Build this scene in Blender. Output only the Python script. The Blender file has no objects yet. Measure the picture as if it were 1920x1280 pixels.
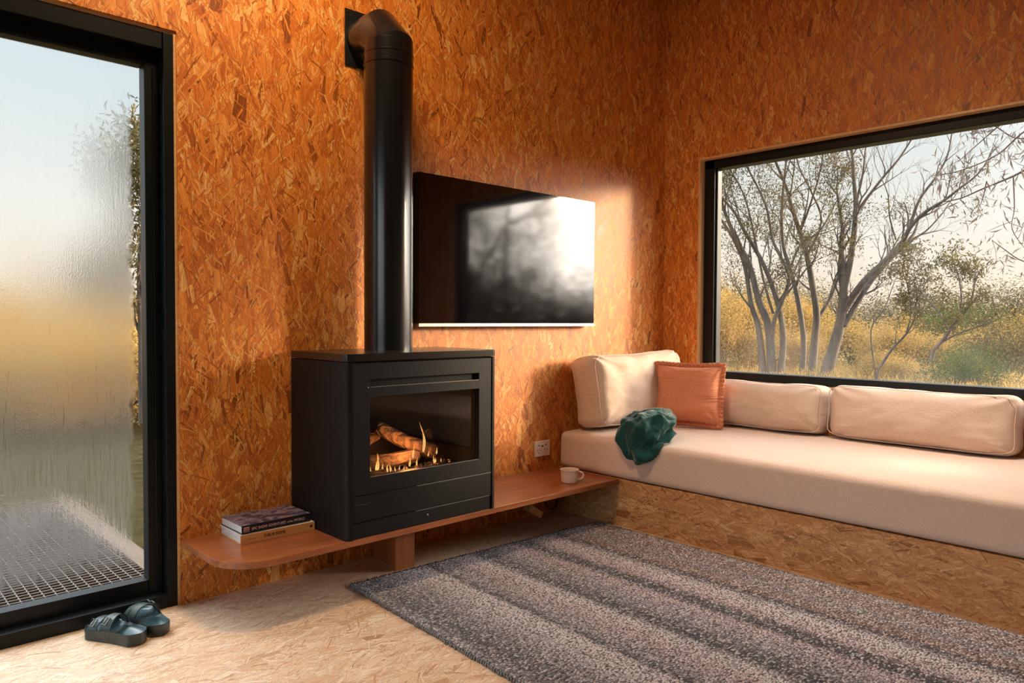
import bpy, bmesh, math, random
import numpy as np
from mathutils import Vector, Matrix, noise
rnd = random.Random(7)
C = bpy.context.scene
COL = C.collection
PI = math.pi
# ------------------------------------------------------------------ camera
F, PITCH, ROLL, YAW = 1373.93, -0.0288, 0.0046, 0.7578
CAM = np.array([-4.1503, -2.899, 1.1])
_fw = np.array([math.sin(YAW)*math.cos(PITCH), math.cos(YAW)*math.cos(PITCH), math.sin(PITCH)])
_r = np.cross(_fw, [0, 0, 1]); _r /= np.linalg.norm(_r); _u = np.cross(_r, _fw)
_r, _u = math.cos(ROLL)*_r+math.sin(ROLL)*_u, -math.sin(ROLL)*_r+math.cos(ROLL)*_u
cd = bpy.data.cameras.new('camera'); cam = bpy.data.objects.new('camera', cd); COL.objects.link(cam)
cd.sensor_width = 36; cd.lens = F*36/1920; cd.clip_start = .05; cd.clip_end = 500
m = Matrix.Identity(4)
for i in range(3):
    m[i][0], m[i][1], m[i][2], m[i][3] = _r[i], _u[i], -_fw[i], CAM[i]
cam.matrix_world = m
C.camera = cam
def ray(x, y): return _fw*F+_r*(x-960)-_u*(y-640)
def far(x, y, dist, jit=0):
    """a point out in the landscape on the sight line through (x, y), dist metres away on the level"""
    d = ray(x, y); return CAM+d/math.hypot(d[0], d[1])*dist
# ------------------------------------------------------------------ colour management
C.view_settings.view_transform = 'Standard'; C.view_settings.look = 'None'
C.view_settings.exposure = 0.0; C.view_settings.gamma = 1.0; C.view_settings.use_curve_mapping = False
cy = C.cycles
cy.max_bounces = 9; cy.diffuse_bounces = 4; cy.glossy_bounces = 4; cy.transmission_bounces = 8; cy.transparent_max_bounces = 24
cy.sample_clamp_indirect = 6; cy.use_denoising = True; cy.caustics_reflective = False; cy.caustics_refractive = True
# ------------------------------------------------------------------ sky and sun (low, warm, out beyond the side window)
SUN_AZ, SUN_EL = math.radians(129), math.radians(12)
SUND = Vector((math.sin(SUN_AZ)*math.cos(SUN_EL), math.cos(SUN_AZ)*math.cos(SUN_EL), math.sin(SUN_EL)))
w = bpy.data.worlds.new('sky'); C.world = w; w.use_nodes = True
wt = w.node_tree; wn = wt.nodes; wl = wt.links; wn.clear()
def N(nt, t, **k):
    n = nt.nodes.new(t)
    for a, b in k.items(): setattr(n, a, b)
    return n
tc = N(wt, 'ShaderNodeTexCoord'); sp = N(wt, 'ShaderNodeSeparateXYZ'); wl.new(tc.outputs['Generated'], sp.inputs[0])
rp = N(wt, 'ShaderNodeValToRGB'); wl.new(sp.outputs['Z'], rp.inputs[0])
els = rp.color_ramp.elements
els[0].position = 0.0; els[0].color = (1.0, .80, .58, 1)
els[1].position = .95; els[1].color = (.36, .55, .72, 1)
for ps, c in ((.04, (1.0, .86, .68, 1)), (.12, (.92, .90, .82, 1)), (.25, (.70, .80, .82, 1)), (.42, (.56, .71, .78, 1))):
    e = els.new(ps); e.color = c
dt = N(wt, 'ShaderNodeVectorMath', operation='DOT_PRODUCT'); wl.new(tc.outputs['Generated'], dt.inputs[0])
GAZ, GEL = math.radians(131), math.radians(16)
dt.inputs[1].default_value = (math.sin(GAZ)*math.cos(GEL), math.cos(GAZ)*math.cos(GEL), math.sin(GEL))
def wm(op, a, b=None):
    n = N(wt, 'ShaderNodeMath', operation=op)
    for i, v in enumerate((a, b)):
        if v is None: continue
        if isinstance(v, (int, float)): n.inputs[i].default_value = v
        else: wl.new(v, n.inputs[i])
    return n.outputs[0]
g1 = wm('MULTIPLY', wm('POWER', wm('MAXIMUM', dt.outputs['Value'], 0.0), 11.0), 29.0)
# cool bright sky on the far side of the house
d2 = N(wt, 'ShaderNodeVectorMath', operation='DOT_PRODUCT'); wl.new(tc.outputs['Generated'], d2.inputs[0]); d2.inputs[1].default_value = (-.93, .0, .37)
g2 = wm('MULTIPLY', wm('POWER', wm('MAXIMUM', d2.outputs['Value'], 0.0), 4.0), 3.0)
b0 = N(wt, 'ShaderNodeBackground'); wl.new(rp.outputs[0], b0.inputs[0]); b0.inputs[1].default_value = 1.0
hi = N(wt, 'ShaderNodeMapRange'); wl.new(sp.outputs['Z'], hi.inputs[0])
for i_, v_ in enumerate((.38, .65, 1.0, 4.5)): hi.inputs[i_+1].default_value = v_
wl.new(hi.outputs[0], b0.inputs[1])
b1 = N(wt, 'ShaderNodeBackground'); b1.inputs[0].default_value = (1, .90, .78, 1); wl.new(g1, b1.inputs[1])
b2 = N(wt, 'ShaderNodeBackground'); b2.inputs[0].default_value = (.80, .92, 1, 1); wl.new(g2, b2.inputs[1])
d3 = N(wt, 'ShaderNodeVectorMath', operation='DOT_PRODUCT'); wl.new(tc.outputs['Generated'], d3.inputs[0]); d3.inputs[1].default_value = (-.17, .47, .87)
g3 = wm('MULTIPLY', wm('POWER', wm('MAXIMUM', d3.outputs['Value'], 0.0), 14.0), 13.0)
b3 = N(wt, 'ShaderNodeBackground'); b3.inputs[0].default_value = (1, .97, .93, 1); wl.new(g3, b3.inputs[1])
a1 = N(wt, 'ShaderNodeAddShader'); a3 = N(wt, 'ShaderNodeAddShader'); a2 = N(wt, 'ShaderNodeAddShader')
wl.new(b0.outputs[0], a1.inputs[0]); wl.new(b1.outputs[0], a1.inputs[1]); wl.new(a1.outputs[0], a2.inputs[0]); wl.new(b2.outputs[0], a2.inputs[1])
wo = N(wt, 'ShaderNodeOutputWorld'); wl.new(a2.outputs[0], a3.inputs[0]); wl.new(b3.outputs[0], a3.inputs[1]); wl.new(a3.outputs[0], wo.inputs[0])
try: w.cycles.sampling_method = 'MANUAL'; w.cycles.sample_map_resolution = 512
except Exception: pass
sd = bpy.data.lights.new('sun', 'SUN'); sd.energy = 6.5; sd.angle = math.radians(9); sd.color = (1, .72, .42)
so = bpy.data.objects.new('sun', sd); COL.objects.link(so); so.rotation_euler = SUND.to_track_quat('Z', 'Y').to_euler(); so.location = (8, -8, 6)
# two added fill lamps, out of view at the ceiling (housings further down)
FILL_LAMPS = [(-2.95, -.80), (-.66, -1.85)]
FILL_W = 46; CEIL = 3.42
for lx, ly in FILL_LAMPS:
    if lx < -2:
        ld = bpy.data.lights.new('added_fill_light', 'AREA'); ld.shape = 'DISK'; ld.size = .5; ld.energy = FILL_W-2; ld.color = (1, .67, .38)
    else:
        ld = bpy.data.lights.new('added_fill_light', 'SPOT'); ld.spot_size = math.radians(68); ld.spot_blend = 1; ld.shadow_soft_size = .25; ld.energy = 560; ld.color = (1, .86, .74)
    lo = bpy.data.objects.new('added_fill_light', ld); COL.objects.link(lo); lo.location = (lx, ly, CEIL-.10)

# ------------------------------------------------------------------ material helpers
class NT:
    def __init__(s, name):
        s.m = bpy.data.materials.new(name); s.m.use_nodes = True; s.t = s.m.node_tree; s.t.nodes.clear()
        s.out = s.t.nodes.new('ShaderNodeOutputMaterial')
    def n(s, t, **k): return N(s.t, t, **k)
    def put(s, v, sock):
        if isinstance(v, bpy.types.NodeSocket): s.t.links.new(v, sock)
        elif v is not None:
            try: sock.default_value = v
            except Exception: sock.default_value = (*v, 1)
    def math(s, op, a, b=None, c=None, clamp=False):
        n = s.n('ShaderNodeMath', operation=op); n.use_clamp = clamp
        for i, v in enumerate((a, b, c)):
            if v is not None: s.put(v, n.inputs[i])
        return n.outputs[0]
    def mix(s, f, a, b, mode='MIX'):
        n = s.n('ShaderNodeMix', data_type='RGBA', blend_type=mode)
        s.put(f, n.inputs[0]); s.put(a if not isinstance(a, tuple) else (*a[:3], 1), n.inputs[6]); s.put(b if not isinstance(b, tuple) else (*b[:3], 1), n.inputs[7]); return n.outputs[2]
    def fmix(s, f, a, b):
        n = s.n('ShaderNodeMix', data_type='FLOAT'); s.put(f, n.inputs[0]); s.put(a, n.inputs[2]); s.put(b, n.inputs[3]); return n.outputs[0]
    def ramp(s, f, stops, interp='LINEAR'):
        n = s.n('ShaderNodeValToRGB'); s.put(f, n.inputs[0]); e = n.color_ramp.elements; n.color_ramp.interpolation = interp
        while len(e) < len(stops): e.new(.5)
        for i, (p, c) in enumerate(stops):
            e[i].position = p; e[i].color = (c, c, c, 1) if isinstance(c, (int, float)) else (*c[:3], 1)
        return n.outputs[0]
    def rng(s, f, a, b, c=0., d=1.):
        n = s.n('ShaderNodeMapRange'); s.put(f, n.inputs[0])
        for i, v in enumerate((a, b, c, d)): s.put(v, n.inputs[i+1])
        return n.outputs[0]
    def map(s, v, scale=(1, 1, 1), loc=(0, 0, 0), rot=(0, 0, 0)):
        n = s.n('ShaderNodeMapping'); s.put(v, n.inputs[0]); n.inputs[1].default_value = loc; n.inputs[2].default_value = rot; n.inputs[3].default_value = scale; return n.outputs[0]
    def noise(s, v, scale=5, detail=3, rough=.5, dist=0, out=0):
        n = s.n('ShaderNodeTexNoise'); s.put(v, n.inputs['Vector']); n.inputs['Scale'].default_value = scale; n.inputs['Detail'].default_value = detail
        n.inputs['Roughness'].default_value = rough; n.inputs['Distortion'].default_value = dist; return n.outputs[out]
    def coord(s, k='Object'):
        return s.n('ShaderNodeTexCoord').outputs[k]
    def wpos(s): return s.n('ShaderNodeNewGeometry').outputs['Position']
    def bump(s, h, strength=.3, dist=.01):
        n = s.n('ShaderNodeBump'); n.inputs['Strength'].default_value = strength; n.inputs['Distance'].default_value = dist; s.put(h, n.inputs['Height']); return n.outputs[0]
    def bsdf(s, color, rough=.5, normal=None, **k):
        n = s.n('ShaderNodeBsdfPrincipled'); s.put(color, n.inputs['Base Color']); s.put(rough, n.inputs['Roughness'])
        if normal is not None: s.put(normal, n.inputs['Normal'])
        for a, b in k.items(): s.put(b, n.inputs[a.replace('_', ' ')])
        s.t.links.new(n.outputs[0], s.out.inputs[0]); return n
    def surf(s, sock): s.t.links.new(sock, s.out.inputs[0])

def simple(name, color, rough=.5, bump_scale=0, bump_s=.1, var=.0, **k):
    q = NT(name); co = q.coord()
    c = color
    if var: c = q.mix(q.noise(co, 14, 4), tuple(x*(1-var) for x in color), tuple(min(1, x*(1+var)) for x in color))
    nrm = q.bump(q.noise(co, bump_scale, 3), bump_s, .002) if bump_scale else None
    q.bsdf(c, rough, nrm, **k); return q.m

def flake_group():
    g = bpy.data.node_groups.new('flake_layer', 'ShaderNodeTree')
    I = g.interface
    def ins(n, t='NodeSocketFloat'): I.new_socket(n, in_out='INPUT', socket_type=t)
    def outs(n, t='NodeSocketFloat'): I.new_socket(n, in_out='OUTPUT', socket_type=t)
    ins('P', 'NodeSocketVector'); ins('Angle'); ins('CellX'); ins('CellY'); ins('HalfW'); ins('HalfL'); ins('Spread'); ins('Seed')
    ins('Prev', 'NodeSocketVector'); ins('Keep')
    outs('Out', 'NodeSocketVector')      # x, y: place within the flake; z: shade of the flake plus 8-step edge shadow
    gi = g.nodes.new('NodeGroupInput'); go = g.nodes.new('NodeGroupOutput')
    L = g.links
    def put(v, s):
        if isinstance(v, bpy.types.NodeSocket): L.new(v, s)
        else: s.default_value = v
    def M(op, a, b=None, c=None):
        n = g.nodes.new('ShaderNodeMath'); n.operation = op
        for i, v in enumerate((a, b, c)):
            if v is not None: put(v, n.inputs[i])
        return n.outputs[0]
    def comb(x, y, z=0.0):
        n = g.nodes.new('ShaderNodeCombineXYZ'); put(x, n.inputs[0]); put(y, n.inputs[1]); put(z, n.inputs[2]); return n.outputs[0]
    def sep(v):
        n = g.nodes.new('ShaderNodeSeparateXYZ'); L.new(v, n.inputs[0]); return n.outputs
    pm = g.nodes.new('ShaderNodeVectorMath'); pm.operation = 'MULTIPLY_ADD'; L.new(gi.outputs['Prev'], pm.inputs[0]); pm.inputs[1].default_value = (1e-6, 1e-6, 1e-6); L.new(gi.outputs['P'], pm.inputs[2])
    P = sep(pm.outputs[0]); ca = M('COSINE', gi.outputs['Angle']); sa = M('SINE', gi.outputs['Angle'])
    x = M('ADD', M('MULTIPLY', P[0], ca), M('MULTIPLY', P[1], sa)); y = M('SUBTRACT', M('MULTIPLY', P[1], ca), M('MULTIPLY', P[0], sa))
    vx = M('ADD', M('DIVIDE', x, gi.outputs['CellX']), gi.outputs['Seed']); vy = M('ADD', M('DIVIDE', y, gi.outputs['CellY']), M('MULTIPLY', gi.outputs['Seed'], 1.7))
    vo = g.nodes.new('ShaderNodeTexVoronoi'); vo.voronoi_dimensions = '2D'; vo.feature = 'F1'; vo.inputs['Scale'].default_value = 1; vo.inputs['Randomness'].default_value = 1
    L.new(comb(vx, vy), vo.inputs['Vector'])
    pos = sep(vo.outputs['Position']); col = g.nodes.new('ShaderNodeSeparateColor'); L.new(vo.outputs['Color'], col.inputs[0])
    lx = M('MULTIPLY', M('SUBTRACT', vx, pos[0]), gi.outputs['CellX']); ly = M('MULTIPLY', M('SUBTRACT', vy, pos[1]), gi.outputs['CellY'])
    an = M('MULTIPLY', M('SUBTRACT', col.outputs[0], .5), gi.outputs['Spread']); c2 = M('COSINE', an); s2 = M('SINE', an)
    u = M('ADD', M('MULTIPLY', lx, c2), M('MULTIPLY', ly, s2)); v = M('SUBTRACT', M('MULTIPLY', ly, c2), M('MULTIPLY', lx, s2))
    hw = M('MULTIPLY', gi.outputs['HalfW'], M('ADD', M('MULTIPLY', M('POWER', col.outputs[1], 2.0), 1.15), .3))
    # tapered, slightly curved flakes
    hw2 = M('MULTIPLY', hw, M('SUBTRACT', 1.0, M('MULTIPLY', M('DIVIDE', v, gi.outputs['HalfL']), M('SUBTRACT', col.outputs[2], .5))))
    uu = M('ADD', u, M('MULTIPLY', M('MULTIPLY', v, v), M('MULTIPLY', M('SUBTRACT', col.outputs[1], .5), 4.0)))
    dw = M('SUBTRACT', hw2, M('ABSOLUTE', uu)); dl = M('SUBTRACT', M('MULTIPLY', gi.outputs['HalfL'], M('ADD', M('MULTIPLY', col.outputs[0], .6), .5)), M('ABSOLUTE', M('ADD', v, M('MULTIPLY', uu, M('SUBTRACT', col.outputs[2], .5)))))
    d = M('MINIMUM', dw, dl)
    mk = M('MULTIPLY', M('GREATER_THAN', d, 0.0), M('LESS_THAN', M('FRACT', M('MULTIPLY', M('ADD', col.outputs[0], col.outputs[1]), 7.31)), gi.outputs['Keep']))
    ed = M('SUBTRACT', 1.0, M('MINIMUM', M('DIVIDE', d, .0011), 1.0))
    # shadow line painted at the flake edges, stronger on one side
    ed = M('MULTIPLY', ed, M('ADD', .45, M('MULTIPLY', M('GREATER_THAN', uu, 0.0), .55)))
    val = M('FRACT', M('MULTIPLY', M('ADD', col.outputs[2], col.outputs[0]), 3.7))
    n = g.nodes.new('ShaderNodeMix'); n.data_type = 'VECTOR'; L.new(mk, n.inputs[0]); L.new(gi.outputs['Prev'], n.inputs[4])
    L.new(comb(uu, v, M('ADD', M('MULTIPLY', val, .99), M('FLOOR', M('MULTIPLY', ed, 8.0)))), n.inputs[5]); L.new(n.outputs[1], go.inputs['Out'])
    return g
FG = flake_group()

def osb(name, axes, stops, base=0., spread=1.0, rough=.42, spec=.5, scale=1.15, dark=.35, coat=0.0):
    """oriented strand board: overlapping wood flakes laid in many directions"""
    q = NT(name); s = q.n('ShaderNodeSeparateXYZ'); q.put(q.wpos(), s.inputs[0])
    cb = q.n('ShaderNodeCombineXYZ'); q.put(s.outputs[axes[0]], cb.inputs[0]); q.put(s.outputs[axes[1]], cb.inputs[1]); P = cb.outputs[0]
    nz = q.noise(P, 9, 2, out=1)
    dv = q.n('ShaderNodeVectorMath', operation='MULTIPLY_ADD'); q.put(nz, dv.inputs[0]); dv.inputs[1].default_value = (.02, .02, 0); q.put(P, dv.inputs[2]); PW = dv.outputs[0]
    val = q.noise(q.map(PW, (95, 22, 1), rot=(0, 0, base)), 1, 4, .65)
    cc = q.n('ShaderNodeCombineXYZ'); q.put(s.outputs[axes[0]], cc.inputs[0]); q.put(s.outputs[axes[1]], cc.inputs[1]); q.put(q.rng(val, .32, .68, 0, .99), cc.inputs[2]); prev = cc.outputs[0]
    r2 = random.Random(name)
    for i, (ang, cx, cyy, hw, hl, keep) in enumerate([
        (.85, .036, .070, .0085, .038, 1), (-.75, .036, .072, .009, .040, 1), (.30, .040, .085, .011, .048, 1), (-.35, .040, .085, .010, .048, 1),
        (0.1, .020, .060, .0030, .034, 1), (-.6, .022, .062, .0028, .034, 1), (.65, .022, .062, .0028, .036, 1),
        (-.1, .060, .115, .017, .062, .40), (.3, .050, .100, .012, .055, .45), (-.9, .034, .075, .0045, .042, .6), (1.15, .026, .070, .0022, .038, .7),
        (.05, .020, .060, .0016, .034, .9)]):
        n = q.n('ShaderNodeGroup'); n.node_tree = FG
        for k, v in dict(P=PW, Angle=base+ang*spread, CellX=cx*scale, CellY=cyy*scale, HalfW=hw*scale, HalfL=hl*scale, Spread=.55, Seed=r2.uniform(3, 90), Prev=prev, Keep=keep).items():
            q.put(v, n.inputs[k])
        prev = n.outputs[0]
    sv = q.n('ShaderNodeSeparateXYZ'); q.put(prev, sv.inputs[0]); vn = q.math('FRACT', sv.outputs[2]); edge = q.math('DIVIDE', q.math('FLOOR', sv.outputs[2]), 8.0); uv = prev
    col = q.ramp(vn, stops)
    grain = q.noise(q.map(uv, (300, 14, 9)), 1, 2, .65)
    col = q.mix(q.rng(grain, .38, .68, 0, .52), col, (*[c*.5 for c in stops[1][1]],)); col = q.mix(q.rng(grain, .42, .30, 0, .35), col, stops[4][1])
    col = q.mix(q.math('MULTIPLY', edge, dark+.5), col, (.10, .03, .008))  # flake edge shadow mixed into the colour
    big = q.noise(P, 1.1, 2); col = q.mix(q.rng(big, .3, .7, .0, .22), col, (stops[1][1][0]*.9, stops[1][1][1]*.8, stops[1][1][2]*.7))
    q.bsdf(col, q.rng(vn, 0, 1, rough, rough+.15), None, Specular_IOR_Level=spec, Coat_Weight=coat, Coat_Roughness=.25)
    return q.m

WALLC = [(0, (.16, .040, .008)), (.08, (.46, .118, .016)), (.40, (.76, .225, .026)), (.74, (.92, .355, .052)), (1, (.98, .62, .21))]
SIDEC = WALLC
FLOORC = [(0, (.42, .22, .12)), (.12, (.72, .47, .29)), (.45, (.86, .64, .44)), (.8, (.92, .76, .56)), (1, (.95, .85, .70))]
BENC = [(0, (.22, .08, .025)), (.14, (.48, .21, .07)), (.45, (.66, .33, .12)), (.8, (.78, .43, .18)), (1, (.86, .54, .27))]
M = {}
M['wall_back'] = osb('osb_back', (0, 2), WALLC, 0, .8)
M['wall_side'] = osb('osb_side', (1, 2), SIDEC, 0, .6)
M['floor'] = osb('osb_floor', (0, 1), FLOORC, 1.57, .8, rough=.36, spec=.5)
M['bench'] = osb('osb_bench', (1, 2), BENC, 1.57, .7)
M['ceil'] = simple('ceiling_board', (.40, .20, .08), .6, 30, .2, .1); M['charcoal'] = simple('charcoal_unseen_wall', (.035, .035, .036), .5, 30, .1, .1)  # unseen walls coloured dark to cut fill light

def wood(name, a, b, axis=0, rough=.35, sc=1.0, coat=.2):
    q = NT(name); co = q.wpos(); s = [9*sc, 9*sc, 9*sc]; s[axis] = .9*sc
    n1 = q.noise(q.map(co, tuple(s)), 2.2, 5, .6, 1.2); s2 = [160*sc]*3; s2[axis] = 4*sc; n2 = q.noise(q.map(co, tuple(s2)), 1, 3, .6)
    c = q.mix(q.rng(n1, .3, .72), a, b); c = q.mix(q.rng(n2, .42, .75, 0, .5), c, tuple(x*.5 for x in a))
    q.bsdf(c, rough, q.bump(n2, .12, .001), Coat_Weight=coat, Coat_Roughness=.2); return q.m
M['shelf'] = wood('redgum_board', (.22, .066, .022), (.44, .145, .05), 0, .28)
M['post'] = wood('redgum_post', (.30, .095, .03), (.48, .17, .055), 2, .4)
M['pine'] = wood('pine_block', (.62, .32, .12), (.75, .45, .2), 0, .5)
M['revealw'] = wood('pine_reveal', (.66, .36, .15), (.85, .55, .28), 2, .38, coat=.3)
M['pdeck'] = wood('weathered_deck_board', (.10, .06, .035), (.17, .10, .055), 1, .7, coat=0)
M['black'] = simple('black_powdercoat', (.009, .011, .012), .4, 400, .1, .1, Specular_IOR_Level=.3)
M['frame'] = simple('black_aluminium', (.0055, .0075, .0085), .4, 300, .05, Specular_IOR_Level=.22)
M['stove'] = simple('stove_enamel', (.0065, .0068, .007), .5, 500, .15, .1, Specular_IOR_Level=.22)
M['stove2'] = simple('stove_fascia', (.0065, .0065, .007), .45, 500, .15, .1, Specular_IOR_Level=.25)
M['lid'] = simple('stove_lid_metal', (.015, .013, .012), .25)
M['gap'] = simple('dark_gap', (.003, .003, .003), .8)
M['seam'] = simple('painted_glint', (.42, .40, .38), .3, Metallic=.6)  # highlight on the stove's panel edges, painted as pale strips
M['white'] = simple('white_plastic', (.78, .66, .56), .35)
M['dark'] = simple('dark_plastic', (.02, .018, .016), .5)
M['silver'] = simple('silver_trim', (.75, .75, .74), .25, Metallic=.7)
M['silver_dull'] = simple('dull_emblem', (.05, .05, .05), .4)
M['cable'] = simple('pale_cable', (.62, .36, .2), .5)
M['ceramic'] = simple('cream_ceramic', (.72, .56, .45), .32, 60, .08, .04)
M['coffee'] = simple('milky_coffee', (.35, .17, .10), .2)
# flue: satin metal with brushed vertical reflections
q = NT('flue_steel'); q.bsdf((.006, .007, .008), .24, None, Specular_IOR_Level=.55, Coat_Weight=.25, Coat_Roughness=.12); M['flue'] = q.m
# tv glass
q = NT('tv_glass'); co = q.coord()
q.bsdf((.002, .002, .003), .06, q.bump(q.noise(co, 2.2, 1), .012, .02), IOR=1.62, Specular_IOR_Level=.5); M['tv'] = q.m
# clear glass: thin sheet
def thin_glass(name, tint=(1, 1, 1), haze=0):
    q = NT(name); fr = q.n('ShaderNodeFresnel'); fr.inputs[0].default_value = 1.45
    tr = q.n('ShaderNodeBsdfTransparent'); tr.inputs[0].default_value = (*tint, 1); gl = q.n('ShaderNodeBsdfGlossy'); gl.inputs['Roughness'].default_value = .02
    mx = q.n('ShaderNodeMixShader'); q.put(q.math('MULTIPLY', fr.outputs[0], .4), mx.inputs[0]); q.t.links.new(tr.outputs[0], mx.inputs[1]); q.t.links.new(gl.outputs[0], mx.inputs[2]); res = mx.outputs[0]
    if haze:
        tl = q.n('ShaderNodeBsdfTranslucent'); tl.inputs[0].default_value = (.9, .88, .84, 1)
        co = q.coord(); z = q.n('ShaderNodeSeparateXYZ'); q.put(q.wpos(), z.inputs[0])
        h = q.math('MULTIPLY', q.rng(z.outputs[2], 1.15, .72, .15, 1.0), q.math('MULTIPLY', q.rng(q.noise(co, 2.5, 5), .35, .8, .25, 1), haze))
        m2 = q.n('ShaderNodeMixShader'); q.put(h, m2.inputs[0]); q.t.links.new(res, m2.inputs[1]); q.t.links.new(tl.outputs[0], m2.inputs[2]); res = m2.outputs[0]
    q.surf(res); return q.m
M['glass'] = thin_glass('window_glass_sheet', haze=.05)
M['stoveglass'] = thin_glass('stove_glass_sheet', (.72, .72, .72))
# fogged door glass: clear margin along the frame, streaks and droplets
def fog_glass(name, rough_face):
    q = NT(name); s = q.n('ShaderNodeSeparateXYZ'); q.put(q.wpos(), s.inputs[0]); X, Z = s.outputs[0], s.outputs[2]
    wp = q.wpos()
    e1 = q.noise(q.map(wp, (30, 30, 12)), 1, 4); edge = q.math('ADD', q.math('SUBTRACT', -3.285, X), q.math('MULTIPLY', q.math('SUBTRACT', e1, .5), .06))
    side = q.rng(edge, 0, .02)
    upper = q.rng(q.math('ADD', Z, q.math('MULTIPLY', q.noise(q.map(wp, (5, 5, 2)), 1, 3), .25)), 1.95, 1.6, .35, 1)
    low = q.rng(q.math('SUBTRACT', q.math('ADD', Z, q.math('MULTIPLY', X, -.0)), q.math('MULTIPLY', q.noise(q.map(wp, (60, 60, 5)), 1, 3), .12)), .10, .17)
    streak = q.noise(q.map(wp, (230, 230, 9)), 1, 4, .6); st = q.rng(q.math('ADD', streak, q.rng(Z, .3, 1.1, .08, -.12)), .56, .66)
    fog = q.math('MULTIPLY', q.math('MULTIPLY', side, low), q.math('SUBTRACT', 1.0, q.math('MULTIPLY', st, .55)))
    fog = q.math('MULTIPLY', fog, upper, clamp=True)
    fr = q.n('ShaderNodeFresnel'); fr.inputs[0].default_value = 1.45
    tr = q.n('ShaderNodeBsdfTransparent')
    rf = q.n('ShaderNodeBsdfRefraction'); rf.inputs['IOR'].default_value = 1.18
    rf.inputs['Roughness'].default_value = .0
    if rough_face:
        q.put(q.math('MULTIPLY', q.rng(q.noise(q.map(wp, (9, 9, 4)), 1, 3), .3, .7, .34, .5), q.rng(Z, .45, 1.0, .32, 1.0)), rf.inputs['Roughness'])
        drops = q.n('ShaderNodeTexVoronoi'); q.put(q.map(wp, (1, 1, .6)), drops.inputs['Vector']); drops.inputs['Scale'].default_value = 260
        q.put(q.bump(q.math('ADD', drops.outputs['Distance'], q.math('MULTIPLY', streak, 1.5)), .35, .002), rf.inputs['Normal'])
    mk = q.n('ShaderNodeMixShader'); q.put(fog, mk.inputs[0]); q.t.links.new(tr.outputs[0], mk.inputs[1]); q.t.links.new(rf.outputs[0], mk.inputs[2]); res = mk.outputs[0]
    if rough_face:
        tl = q.n('ShaderNodeBsdfTranslucent'); tl.inputs[0].default_value = (.93, .95, .95, 1)
        m2 = q.n('ShaderNodeMixShader'); q.put(q.math('MULTIPLY', fog, q.rng(q.noise(q.map(wp, (3, 3, 1.5)), 1, 4), .3, .7, .05, .10)), m2.inputs[0]); q.t.links.new(res, m2.inputs[1]); q.t.links.new(tl.outputs[0], m2.inputs[2]); res = m2.outputs[0]
    gl = q.n('ShaderNodeBsdfGlossy'); gl.inputs['Roughness'].default_value = .05
    m3 = q.n('ShaderNodeMixShader'); q.put(q.math('MULTIPLY', fr.outputs[0], .35 if rough_face else 0.0), m3.inputs[0]); q.t.links.new(res, m3.inputs[1]); q.t.links.new(gl.outputs[0], m3.inputs[2])
    q.surf(m3.outputs[0]); return q.m
M['fog_in'] = fog_glass('condensation_on_glass', True); M['fog_out'] = fog_glass('outer_glass_face', False)
# fabrics
def fabric(name, a, b, weave=900, wr=.0, rough=.85, wscale=(6, 6, 6), sheen=.25):
    q = NT(name); co = q.coord()
    w1 = q.n('ShaderNodeTexWave', wave_type='BANDS', bands_direction='X'); q.put(co, w1.inputs[0]); w1.inputs['Scale'].default_value = weave/6.3; w1.inputs['Distortion'].default_value = 1.5
    w2 = q.n('ShaderNodeTexWave', wave_type='BANDS', bands_direction='Z'); q.put(co, w2.inputs[0]); w2.inputs['Scale'].default_value = weave/6.3; w2.inputs['Distortion'].default_value = 1.5
    nz = q.noise(co, 180, 3); c = q.mix(q.rng(nz, .3, .7), a, b)
    wr_ = q.noise(q.map(co, wscale), 1, 3, .55, .6)
    h = q.math('ADD', q.math('MULTIPLY', q.math('ADD', w1.outputs[1], w2.outputs[1]), .04), q.math('MULTIPLY', wr_, wr))
    q.bsdf(c, rough, q.bump(h, .6, .01), Sheen_Weight=sheen, Sheen_Roughness=.4, Specular_IOR_Level=.2); return q.m
M['linen'] = fabric('cream_linen', (.60, .44, .34), (.70, .54, .43), 700, 1.1, wscale=(5, 6, 11))
M['linen_seat'] = fabric('cream_linen_seat', (.63, .47, .37), (.73, .57, .46), 700, 1.1, wscale=(12, 3.6, 3))
M['terra'] = fabric('terracotta_muslin', (.60, .20, .10), (.72, .28, .15), 500, 1.6, wscale=(7, 7, 80))
M['teal'] = fabric('teal_wool', (.006, .045, .042), (.014, .080, .074), 420, .5, wscale=(25, 25, 25), rough=.95, sheen=.5)

# ------------------------------------------------------------------ geometry helpers
def wloc(o):
    v = Vector((0, 0, 0))
    while o is not None: v += o.location; o = o.parent
    return v
def link(name, verts, faces, mat, parent=None, origin=None, smooth=40, edges=()):
    """one mesh object from world-space verts; parts are stored relative to the thing that carries them"""
    me = bpy.data.meshes.new(name)
    v = np.asarray(verts, float).reshape(-1, 3)
    off = np.array(wloc(parent)) if parent is not None else np.zeros(3)
    if origin is None and parent is None: origin = (v[:, 0].mean(), v[:, 1].mean(), v[:, 2].min())
    if origin is None: origin = off
    v = v-np.array(origin)
    me.from_pydata([tuple(x) for x in v], list(edges), [tuple(int(i) for i in f) for f in faces])
    for mm in (mat if isinstance(mat, (list, tuple)) else [mat]): me.materials.append(mm)
    if smooth:
        me.polygons.foreach_set('use_smooth', [True]*len(me.polygons)); me.set_sharp_from_angle(angle=math.radians(smooth))
    me.update()
    o = bpy.data.objects.new(name, me); COL.objects.link(o)
    if parent is not None: o.parent = parent; o.location = Vector(origin)-wloc(parent)
    else: o.location = origin
    if smooth == 40:
        wn_ = o.modifiers.new('flat_faces', 'WEIGHTED_NORMAL'); wn_.keep_sharp = True; wn_.weight = 90
    return o
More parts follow.
